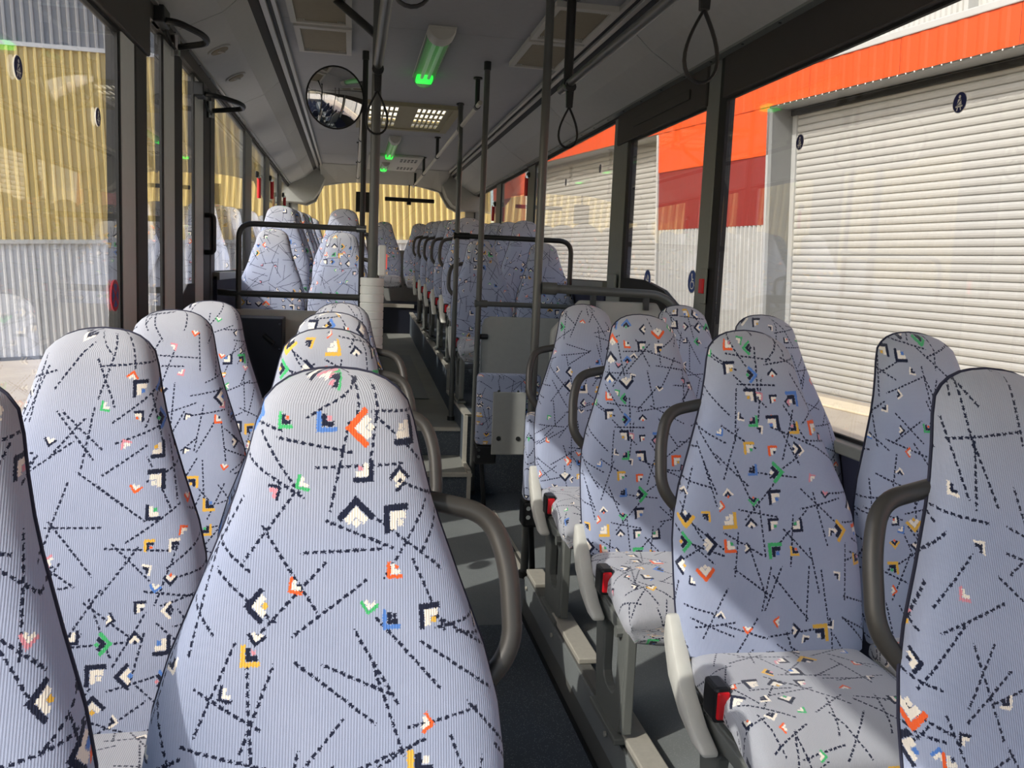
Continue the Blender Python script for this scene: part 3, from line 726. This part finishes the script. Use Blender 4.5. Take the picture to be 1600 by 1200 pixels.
# door linkage loops ---------------------------------------------------------
for (y, z, lx, lab) in ((4.02, .955, -.64, 'nearer black door arm loop at the top of the left door'), (5.02, .845, -.60, 'farther black door arm loop at the top of the left door')):
    t = thing('door_arm', lab, 'door arm', (-.79, y, z), 'door arms')
    MB().tube(arc([(-.80, y+.0, z+.02), (-.72, y-.02, z+.01), (lx, y+.12, z), (lx+.005, y+.22, z-.01), (-.78, y+.30, z-.02)], .06), .014, 8).build('loop', 'black_plastic', t, True)
    MB().tube([(-.79, y+.3, z-.06), (-.79, y+.3, z+.03)], .02, 10).build('pivot', 'chrome', t, True)
    MB().box(-.83, -.77, y-.05, y+.08, z, z+.07).build('bracket', 'black_plastic', t, bev=.006)
    MB().tube([(-.80, y+.06, z+.05), (-.79, y+.2, z-.03), (-.79, y+.3, z-.03)], .007, 6).build('cable', 'black_rubber', t, True)

# emergency hammers -----------------------------------------------------------
def hammer(x, y, z, s, lab):
    t = thing('emergency_hammer', lab, 'hammer', (x, y, z), 'red emergency hammers')
    MB().box(min(x, x+s*.025), max(x, x+s*.025), y-.035, y+.035, z+.10, z+.15).build('bracket', 'black_plastic', t, bev=.006)
    MB().tube([(x+s*.028, y, z-.07), (x+s*.028, y, z+.10)], .017, 10).build('handle', 'red_plastic', t, True)
    MB().tube([(x+s*.028, y-.03, z+.105), (x+s*.028, y+.03, z+.105)], .013, 10).build('head', 'chrome', t, True)
hammer(XL+.03, 7.85, .60, 1, 'first red emergency hammer on the left rear pillars')
hammer(XL+.035, 9.05, .68, 1, 'second red emergency hammer on the left rear pillars')
hammer(XL+.035, 10.7, .65, 1, 'farthest red emergency hammer on the left rear pillars')
hammer(XR-.035, 8.42, .80, -1, 'red emergency hammer on the right rear window pillar')
hammer(XR-.035, 10.4, .66, -1, 'red emergency hammer low beside the right rear corner')

# items in the rear window ---------------------------------------------------
t = thing('display_unit', 'black box hanging in the rear window beside the poles', 'display', (.16, 12.40, .86))
MB().box(.05, .27, 12.40, 12.44, .73, 1.0).build('case', 'black_plastic', t, bev=.008)
MB().tube([(.16, 12.42, 1.0), (.16, 12.42, 1.13)], .012, 8).build('bracket', 'black_plastic', t, True)
t = thing('brake_light', 'long black bar across the top of the rear window', 'light', (.77, 12.4, .93))
MB().box(.44, 1.12, 12.41, 12.44, .90, .955).build('bar', 'black_plastic', t, bev=.012)
MB().box(.74, .80, 12.40, 12.44, .86, .91).build('sensor', 'black_plastic', t, bev=.01)
MB().tube([(.77, 12.43, .95), (.77, 12.43, 1.13)], .010, 8).build('bracket', 'black_plastic', t, True)

# ------------------------------------------------------------------ seats
PROF = [(0, .002), (.002, .028), (.006, .048), (.014, .068), (.026, .085), (.042, .099), (.07, .108), (.115, .118), (.16, .130), (.20, .143), (.28, .173), (.36, .204),
        (.42, .220), (.48, .227), (.56, .228), (.62, .227), (.68, .224), (.715, .221), (.73, .217), (.735, .212)]
BH = .735
def back_center(h):      # y of the seam plane at height h above the backrest bottom (leans back, slight lumbar curve)
    t = h/BH
    return .055 + .265*t - .015*math.sin(PI*t)
def seat_back(front, back, name, m, uv=True, scale=1.0):
    mb = MB(); rings = []; uvs = []
    NF, NB = 22, 8
    for dd, hw in PROF:
        h = BH-dd; hw *= scale
        k = min(1, hw/.10); e = min(1.0, (h+.0)/.03+.25)
        yc = back_center(h); z = .425+h
        ring = []
        for i in range(NF+1):
            a = PI*i/NF; cx = -math.cos(a)
            x = hw*math.copysign(abs(cx)**.62, cx) if cx else 0
            dep = (math.sin(a)**.55)*front*k*e
            bol = .010*(abs(x)/.22)**2 if hw > .15 else 0
            ring.append((x, yc-dep-bol*(dep/front if front else 0), z)); uvs.append((x + math.copysign((1-dep/max(front, 1e-4))*front*.6, x), h))
        for i in range(1, NB):
            a = PI*i/NB
            ring.append((hw*math.cos(a), yc+math.sin(a)**.6*back*k*e, z)); uvs.append((hw*math.cos(a), h+.9))
        rings.append(ring)
    mb.loft(rings)
    return mb.mesh(name, m, True, 0, uvs if uv else None)
M_BACK = seat_back(.058, .004, 'backrest', 'seat_fabric')
M_SHELL = seat_back(.001, .034, 'back_shell', 'shell_cloth', False, .985)
def piping_mesh():
    pts = []
    for dd, hw in reversed(PROF): h = BH-dd; pts.append((-hw+.001, back_center(h)+.005, .425+h))
    for dd, hw in PROF[1:]: h = BH-dd; pts.append((hw-.001, back_center(h)+.005, .425+h))
    mb = MB(); mb.tube(pts, .0034, 6, closed=True); return mb.mesh('piping', 'piping', True)
M_PIPE = piping_mesh()
def cushion_mesh():
    mb = MB(); rings = []; uvs = []
    YS = [(.060, .36, .0), (.058, .60, .3), (.05, .92, .75), (.03, 1, 1), (-.04, 1, 1), (-.12, 1, 1), (-.20, 1, 1), (-.28, 1, 1), (-.335, .99, 1), (-.375, .97, .98), (-.405, .94, .93), (-.425, .90, .82), (-.438, .86, .66), (-.444, .80, .45), (-.440, .70, .2)]
    NT, NB = 20, 6
    arcl = 0; prev = None
    for (y, ws, hs) in YS:
        yo = y; y = y*.76 if y < 0 else y
        hw = .214*(.9+.1*ws) if yo > -.4 else .214*(.55+.45*ws)
        top = .445 + .012*math.sin((yo+.44)*5) - (.02 if yo < -.3 else 0)*((-.3-yo)/.14)
        bot = .345 - (.045 if yo < -.25 else 0)*min(1, (-.25-yo)/.1)
        mid = (top+bot)/2 - (.012 if yo < -.4 else 0); th = (top-bot)/2
        if prev: arcl += math.hypot(y-prev[0], (mid+th*hs)-prev[1])
        prev = (y, mid+th*hs)
        ring = []
        for i in range(NT+1):
            a = PI*i/NT; cx = -math.cos(a); x = hw*math.copysign(abs(cx)**.45, cx) if abs(cx) > 1e-6 else 0
            z = mid + (math.sin(a)**.4)*th*hs + .010*(abs(x)/.22)**2*math.sin(a)*(1 if hs > .9 else 0)
            ring.append((x, y, z)); uvs.append((x + math.copysign((1-math.sin(a)**.4)*.05, x), 3.0-arcl))
        for i in range(1, NB):
            a = PI*i/NB; ring.append((hw*math.cos(a), y, mid - (math.sin(a)**.4)*th*max(hs, .3))); uvs.append((hw*math.cos(a), 3.6-arcl))
        rings.append(ring)
    mb.loft(rings); return mb.mesh('cushion', 'seat_fabric', True, 0, uvs)
M_CUSH = cushion_mesh()
def rrect(y0, y1, z0, z1, rad, n=5):
    out = []
    for cx, cy, a0 in ((y1-rad, z1-rad, 0), (y0+rad, z1-rad, 90), (y0+rad, z0+rad, 180), (y1-rad, z0+rad, 270)):
        for k in range(n): a = math.radians(a0+90*k/(n-1)); out.append((cx+rad*math.cos(a), cy+rad*math.sin(a)))
    return out
def leg_mesh(x, lo):
    mb = MB(); n = 5
    o = [(-.02, .335), (-.05, .345), (-.10, .345), (-.15, .345), (-.20, .345), (-.22, .345), (-.26, .345), (-.30, .345), (-.315, .34), (-.318, .33),
         (-.295, .06), (-.294, .05), (-.29, .04), (-.25, .03), (-.20, .03), (-.15, .03), (-.11, .03), (-.075, .03), (-.07, .035), (-.066, .05)]
    i_ = rrect(-.245, -.125, .12, .31, .045)
    mb.ring(o, i_, 'x', x-.014, x+.014)
    mb.box(x-.03, x+.035, -.31, -.055, lo, .034)
    mb.box(x-.012, x+.016, -.322, -.295, .05, .34)
    return mb.mesh('leg', 'frame_grey', False, .004)
M_LEG = leg_mesh(-.185, .015)
M_LEG_L = leg_mesh(.185, .0)
def handle_mesh(s):
    x0 = .110*s; x1 = .247*s
    pts = arc([(x0, .262, .985), (x1-.03*s, .245, .965), (x1-.005*s, .215, .90), (x1, .18, .79), (x1-.05*s, .17, .735)], .055, 7)
    mb = MB(); mb.tube(pts, .0145, 12); return mb.mesh('grab_handle', 'handle_grey', True)
M_HAND_R, M_HAND_L = handle_mesh(-1), handle_mesh(1)
def bracket_mesh(s):
    mb = MB()
    mb.prism([(.095, .52), (.07, .525), (.03, .46), (-.03, .39), (-.10, .345), (-.16, .325), (-.165, .31), (-.10, .31), (-.02, .335), (.055, .385), (.10, .46)], 'x', s*.212, s*.250)
    return mb.mesh('side_bracket', 'bracket_pale', True, .010)
M_BR_R, M_BR_L = bracket_mesh(-1), bracket_mesh(1)
def frame_mesh():
    mb = MB(); mb.tube([(-.215, -.02, .335), (.222, -.02, .335)], .017, 8); mb.tube([(-.215, -.27, .325), (.222, -.27, .325)], .017, 8)
    mb.box(-.19, .19, -.27, .03, .328, .352); return mb.mesh('seat_frame', 'frame_grey', True)
M_FRAME = frame_mesh()
def buckle_mesh(s):
    mb = MB(); mb.box(min(s*.196, s*.232), max(s*.196, s*.232), -.165, -.10, .385, .462); return mb.mesh('buckle', 'black_plastic', False, .008)
def button_mesh(s):
    mb = MB(); mb.box(min(s*.201, s*.227), max(s*.201, s*.227), -.170, -.12, .395, .454); return mb.mesh('release_button', 'red_plastic', False, .004)
M_BK = {-1: buckle_mesh(-1), 1: buckle_mesh(1)}; M_BB = {-1: button_mesh(-1), 1: button_mesh(1)}
def part(name, me, parent):
    o = bpy.data.objects.new(name, me); COL.objects.link(o); o.parent = parent; return o
def seat(x, ytop, zbase, label, aisle=None, group='patterned bus seats', leg=True):
    """aisle: -1 grab handle at the left of the picture, +1 at the right, None for a window seat"""
    s = thing('bus_seat', label, 'seat', (x, ytop-.295, zbase), group)
    part('backrest', M_BACK, s); part('back_shell', M_SHELL, s); part('piping', M_PIPE, s); part('cushion', M_CUSH, s); part('seat_frame', M_FRAME, s)
    if aisle:
        part('grab_handle', M_HAND_R if aisle < 0 else M_HAND_L, s)
        part('side_bracket', M_BR_R if aisle < 0 else M_BR_L, s)
        bk = part('buckle', M_BK[aisle], s); part('release_button', M_BB[aisle], bk)
        if leg: part('leg', M_LEG if aisle < 0 else M_LEG_L, s)
    return s
AX, BX = .985, 1.45
for x, y, lab in ((.965, 3.58, 'aisle seat right of the gangway just before the wheelchair backboard, rearmost of the lower rows'),
               (.943, 2.77, 'aisle seat right of the gangway, third from the right picture edge'),
               (.976, 2.05, 'aisle seat right of the gangway with red buckle and sunlit cushion at lower right'),
               (1.0, 1.215, 'aisle seat cut off by the right picture edge, behind a big grab handle')):
    seat(x, y, PR, lab, -1)
for x, y, lab in ((1.43, 3.68, 'window seat right, partly hidden, nearest the wheelchair backboard'), (1.435, 2.90, 'window seat right, narrow strip seen behind the buckle seat'),
               (1.455, 2.08, 'window seat right with dark piped edge in front of the white shutter')):
    seat(x, y, PR+.008, lab)
LX, LW = -.032, -.487
for y, lab in ((1.26, 'largest seat filling the lower left foreground, grab handle on its right'),
               (2.06, 'aisle seat left of the gangway, directly behind the large foreground seat'),
               (2.78, 'aisle seat left of the gangway, third of the foreground column'),
               (3.50, 'aisle seat left of the gangway, farthest of the foreground column')):
    seat({1.26: -.015, 2.06: -.045, 2.78: -.05, 3.50: -.03}[y], y, PL, lab, 1)
for y, lab in ((1.13, 'window seat cut off by the left picture edge at the bottom'), (1.88, 'window seat left with full backrest, sunlit top, beside the foreground seat'),
               (2.62, 'window seat left, second headrest seen below the door pillar'), (3.28, 'window seat left, third headrest before the navy cover box')):
    seat(LW if y > 1.5 else -.49, y, PL, lab)
RY = [6.62, 7.36, 8.12, 8.92, 9.70, 10.48]
RZ = [-.93, -.725, -.70, -.67, -.64, -.61]
EY = [6.42, 7.12, 7.86, 8.62, 9.40, 10.2]
ordn = ['first', 'second', 'third', 'fourth', 'fifth', 'sixth']
for i in range(6):
    seat(AX-.03, RY[i], RZ[i], 'aisle seat in the %s row of the raised rear, right of the gangway' % ordn[i], -1)
    seat(1.432, RY[i], RZ[i], 'window seat in the %s row of the raised rear, right of the gangway' % ordn[i])
    seat(-.06, EY[i], RZ[i], 'aisle seat in the %s row of the raised rear, left of the gangway' % ordn[i], 1)
    seat(-.535, EY[i], RZ[i], 'window seat in the %s row of the raised rear, left of the gangway' % ordn[i])
for i, x in enumerate((-.53, -.05, .43, .91, 1.39)):
    seat(x, 12.1, -.56, '%s seat from the left on the rear bench below the rear window' % ordn[i], None, 'rear bench seats')

# folding seats ---------------------------------------------------------------
def folding(x0, x1, y0, y1, z0, z1, lab, plate):
    s = thing('folding_seat', lab, 'seat', ((x0+x1)/2, (y0+y1)/2, z0))
    mb = MB(); mb.box(x0, x1, y0, y1, z0, z1)
    s_ = mb.mesh('cushion', 'seat_fabric', True, .022)
    l = s_.uv_layers.new(name='UVMap') if not s_.uv_layers else s_.uv_layers[0]
    for lp in s_.loops:
        co = s_.vertices[lp.vertex_index].co; l.data[lp.index].uv = (co.x+co.y, co.z-.5)
    o = abs_loc(s)
    for v_ in s_.vertices: v_.co -= o
    part('cushion', s_, s)
    if plate:
        MB().box(.858, 1.062, y0-.012, y0-.002, -1.10, z1-.105).build('cover_plate', 'panel_grey', s, bev=.008)
        for x in (.90, 1.02):
            MB().disc((x, y0-.012, -1.0), (0, -1, 0), .014, .004, 14).build('plug', 'pole_dark', s)
            MB().disc((x-.01, y0-.006, z1-.10), (0, -1, 0), .007, .004, 10).build('screw', 'chrome', s)
    xh = x0+.02
    MB().box(xh-.02, xh+.11, y0+.01, y1+.03, z0-.12, z0-.005).build('hinge', 'black_plastic', s, bev=.012)
    MB().tube([(xh+.02, y1-.01, z0-.02), (xh+.06, y1+.02, FL)], .014, 8).build('support', 'black_plastic', s, True)
    for z in (z0-.03, z0-.07): MB().disc((xh-.0, y0+.008, z), (0, -1, 0), .010, .006, 10).build('bolt', 'chrome', s)
folding(.765, 1.155, 5.20, 5.285, -1.045, -.61, 'folding seat flipped upright with a grey cover plate beside the steps', True)
folding(.765, 1.155, 3.68, 3.76, -.99, -.60, 'folding seat flipped up edge-on behind the rearmost lower aisle seat', False)

# ------------------------------------------------------------------ stickers on the glass
def sticker(x, y, z, rad, sym, label, m='sticker_navy', ang=0):
    s = 1 if x < 0 else -1          # faces the room
    t = thing('window_sticker', label, 'sticker', (x, y, z), None)
    MB().disc((x, y, z), (s, 0, 0), rad*1.08, .0006, 28).build('edge', 'sticker_white', t) if sym != 'nostop' else None
    MB().disc((x+s*.0007, y, z), (s, 0, 0), rad, .0006, 28).build('disc', m, t)
    mb = MB(); xx = x+s*.0014; f = -s      # picture-right direction along Y (left wall: +Y is right; right wall: +Y is left)
    f = 1 if x < 0 else -1
    P = lambda a, b: (y+f*a*rad, z+b*rad)
    def poly(pts):
        mb.prism([P(*q) for q in pts], 'x', xx, xx+s*.0005)
    def circ(a, b, rr): mb.disc((xx, *P(a, b)), (s, 0, 0), rr*rad, .0005, 14)
    def bar(a, b, c, d_, w):
        dx, dy = c-a, d_-b; L = math.hypot(dx, dy); nx, ny = -dy/L*w/2, dx/L*w/2
        poly([(a+nx, b+ny), (c+nx, d_+ny), (c-nx, d_-ny), (a-nx, b-ny)])
    if sym == 'belt':
        circ(0, .55, .17); poly([(-.22, .32), (.22, .32), (.34, -.25), (-.34, -.25)]); poly([(-.55, -.32), (.55, -.32), (.5, -.48), (-.5, -.48)]); bar(-.2, -.5, -.3, -.8, .14); bar(.2, -.5, .3, -.8, .14)
    elif sym == 'chair':
        circ(-.12, .62, .13); bar(-.1, .5, -.02, .0, .16); bar(-.06, .22, .3, .2, .11); bar(-.04, .0, .34, -.04, .13); bar(.33, 0, .5, -.42, .13)
        for k in range(9):
            a0 = math.radians(110+k*25); a1 = math.radians(110+(k+1)*25)
            bar(.02+.4*math.cos(a0), -.3+.36*math.sin(a0), .02+.4*math.cos(a1), -.3+.36*math.sin(a1), .1)
    elif sym == 'pram':
        poly([(-.45, .3), (-.1, .0), (.5, .0), (.42, -.25), (-.25, -.28), (-.45, .0)]); poly([(.02, .06), (.5, .06), (.45, .32), (.25, .5), (.02, .55)]); bar(-.45, .3, -.62, .42, .1)
        circ(-.2, -.5, .16); circ(.32, -.5, .16)
    elif sym == 'nostop':
        mb.disc((xx, y, z), (s, 0, 0), rad*.76, .0005, 28)
        mb.build('field', 'sticker_blue', t); mb = MB(); xx += s*.0007
        bar(-.6, .6, .6, -.6, .2); bar(-.6, -.6, .6, .6, .2)
        mb.build('cross', 'sticker_red', t); return
    if sym == 'belt':
        mb.build('symbol', 'sticker_white', t); mb = MB(); xx += s*.0007; bar(.24, .25, -.26, -.2, .11); mb.build('belt_mark', m, t); return
    mb.build('symbol', 'sticker_white', t)
xs = XR-.0045
sticker(xs, 2.316, .532, .028, 'belt', 'round seat-belt sticker on the right window, nearer and higher one')
sticker(xs, 3.23, .544, .028, 'belt', 'round seat-belt sticker on the right window near the shutter edge')
sticker(xs, 6.05, .741, .028, 'belt', 'seat-belt sticker on the window behind the far strap, nearer one')
sticker(xs, 7.05, .737, .028, 'belt', 'seat-belt sticker on the window behind the far strap, farther one')
sticker(xs, 4.226, -.006, .055, 'chair', 'blue round wheelchair sticker on the narrow right window', 'sticker_blue')
sticker(xs, 4.914, -.007, .055, 'pram', 'blue round pram sticker on the narrow right window', 'sticker_blue')
sticker(XL+.0045, 2.471, .454, .028, 'belt', 'round seat-belt sticker at the upper left window')
sticker(XL+.0045, 3.186, .448, .028, 'belt', 'narrow-looking seat-belt sticker near the left door pillar')
sticker(XL+.0045, 3.37, -.142, .056, 'nostop', 'round red and blue no-stopping sticker beside the left door pillar', 'sticker_red')

# ------------------------------------------------------------------ outdoors (level world; the bus stands on a slight slope)
def cray(x, y): return Vector(((x-800)/F_PX, (y-600)/F_PX, 1.0))
def to_bus(v): return Vector((cx_.x*v[0]+cy_.x*v[1]+cz_.x*v[2], cx_.y*v[0]+cy_.y*v[1]+cz_.y*v[2], cx_.z*v[0]+cy_.z*v[1]+cz_.z*v[2]))
UPW = to_bus(cray(273, 397).cross(cray(3600, 376))).normalized()
if UPW.z < 0: UPW = -UPW
def wframe(vp):
    y = to_bus(cray(*vp)); y = (y - UPW*y.dot(UPW)).normalized(); x = y.cross(UPW).normalized()
    return Matrix(((x.x, y.x, UPW.x), (x.y, y.y, UPW.y), (x.z, y.z, UPW.z)))
RF, LF = wframe((273, 397)), wframe((3600, 376))
def out_thing(name, label, cat, R_, loc=(0, 0, 0)):
    t = thing(name, label, cat); t.matrix_world = Matrix.Translation(R_ @ Vector(loc)) @ R_.to_4x4(); return t
GZ = -1.80
def out_struct(name, R_): t = struct(name); t.matrix_world = R_.to_4x4(); return t
g = out_struct('ground', RF)
MB().box(-45, 45, -40, 60, GZ-.2, GZ).build('paving', 'pavement', g, local=True)
MB().box(6.95, 7.30, -12, 24, GZ, GZ+.03).build('kerb', 'concrete', g, local=True, bev=.01)

def corr(w, h, pitch, depth, out, flat=.46, fl=.15):
    """one profiled sheet: trapezoid ribs, in local coordinates: along Y from 0 to w, height 0..h, ribs towards out*x"""
    n = max(1, round(w/pitch)); p = w/n; pr = []
    for i in range(n):
        a = i*p
        pr += [(a, 0), (a+p*flat, 0), (a+p*(flat+fl), depth), (a+p*(1-fl), depth)]
    pr.append((w, 0))
    vs = [(out*d_, y, 0) for y, d_ in pr] + [(out*d_, y, h) for y, d_ in pr]
    k = len(pr); return vs, [(i, i+1, k+i+1, k+i) for i in range(k-1)]
def sheets(parent, m, x, y0, y1, z0, z1, pitch, depth, out, n, name='cladding_sheet'):
    w = (y1-y0)/n
    mb = MB(); mb.add(*corr(w-.004, z1-z0, pitch, depth, out)); me = mb.mesh(name, m)
    for i in range(n):
        o = part(name, me, parent); o.location = (x, y0+i*w, z0)

BX0 = 7.15; SX = 7.55
bd = out_thing('depot_building', 'white and orange depot building with roller shutters right of the bus', 'building', RF)
def shutter(ya, yb, zt):
    sh = part('roller_shutter', MB().box(SX+.02, SX+.04, ya, yb, GZ, zt+.1).mesh('roller_shutter', 'jamb_white'), bd)
    nsl = 41; hh = (zt-GZ-.02)/nsl
    mb = MB()
    pr = [(.0, 0), (-.010, hh*.10), (-.017, hh*.35), (-.017, hh*.62), (-.010, hh*.86), (0, hh*.93), (.01, hh*.93), (.01, 0)]
    mb.prism([(SX+.01+a, z) for a, z in pr], 'y', ya, yb); me = mb.mesh('slat', 'shutter_white')
    for k in range(nsl):
        o = part('slat', me, sh); o.location = (0, 0, GZ+.02+k*hh)
    return sh
shutter(2.6, 9.68, 1.74); shutter(12.48, 17.98, 1.74)
for ya, yb in ((9.68, 12.48), (17.98, 20.2), (-8.0, 2.6)):
    # solid wall behind the sheets, white sheets below, dark red band, orange band
    MB().box(BX0+.06, SX+.5, ya, yb, GZ, 2.2).build('wall_block', 'jamb_white', bd, local=True)
    nn = max(1, round((yb-ya)/1.4))
    sheets(bd, 'white_sheet', BX0+.05, ya, yb, GZ, .325, .095, .045, -1, nn)
    sheets(bd, 'red_sheet', BX0+.02, ya, yb, .325, 1.205, .35, .004, -1, nn, 'red_panel')
    sheets(bd, 'orange_sheet', BX0+.01, ya, yb, 1.205, 1.80, .35, .004, -1, nn, 'orange_panel')
sheets(bd, 'orange_sheet', BX0, -8.0, 20.2, 1.80, 2.165, .22, .006, -1, 20, 'fascia_panel')
MB().box(BX0+.03, SX+.06, -8, 20.2, 1.785, 1.80).build('soffit', 'jamb_white', bd, local=True)
MB().box(BX0+.01, SX+.5, -8, 20.2, 1.80, 2.2).build('lintel', 'jamb_white', bd, local=True)
mb = MB()
for k in range(60): mb.disc((BX0-.001, 2.7+k*.115, 1.79), (-1, 0, 0), .008, .006, 8)
mb.build('rivets', 'paint_white', bd, kind='stuff', local=True)
MB().box(BX0-.02, BX0+.2, -8, 20.2, 2.165, 2.24).build('gutter', 'white_sheet', bd, local=True, bev=.01)
for ya in (9.68, 2.55): MB().box(BX0+.01, SX+.02, ya-.0, ya+.045, GZ, 1.78).build('jamb', 'jamb_white', bd, local=True)
MB().box(BX0-.01, SX+.02, 12.43, 12.48, GZ, 1.78).build('jamb', 'white_sheet', bd, local=True)
MB().box(BX0-.01, SX+.02, 17.98, 18.06, GZ, 1.78).build('jamb', 'white_sheet', bd, local=True)
MB().box(SX-.03, SX+.02, 9.60, 9.68, GZ, 1.74).build('guide_rail', 'jamb_white', bd, local=True)
MB().box(SX-.06, SX+.02, 2.6, 9.68, 1.70, 1.76).build('guide_rail', 'black_rubber', bd, local=True)
sheets(bd, 'white_sheet', BX0+.25, -8, 20.2, 2.2, 5.2, .07, .02, -1, 14)
for k in range(18):
    y = -6 + k*1.42
    MB().box(BX0+.10, BX0+.24, y, y+.05, 2.2, 2.75).build('gutter_bracket', 'white_sheet', bd, local=True)

HX = -17.425
yb_ = out_thing('yellow_building', 'ribbed yellow hall with grey lower wall behind the bus', 'building', LF)
MB().box(HX-1.0, HX-.10, -24, 8.2, GZ, 6.2).build('wall_block', 'jamb_white', yb_, local=True)
sheets(yb_, 'grey_sheet', HX, -24, 8.2, GZ, .20, .11, .03, 1, 26)
sheets(yb_, 'yellow_sheet', HX-.02, -24, 8.2, .25, 3.45, .137, .062, 1, 26)
sheets(yb_, 'upper_sheet', HX-.02, -24, 8.2, 3.50, 6.2, .137, .05, 1, 26)
MB().box(HX-.06, HX+.06, -24, 8.2, .19, .26).build('flashing', 'white_sheet', yb_, local=True)
MB().box(HX-.06, HX+.05, -24, 8.2, 3.44, 3.51).build('flashing', 'grey_sheet', yb_, local=True)
MB().box(HX-.06, HX+.05, -24, 8.2, GZ, GZ+.06).build('base_flashing', 'pillar_dark', yb_, local=True)
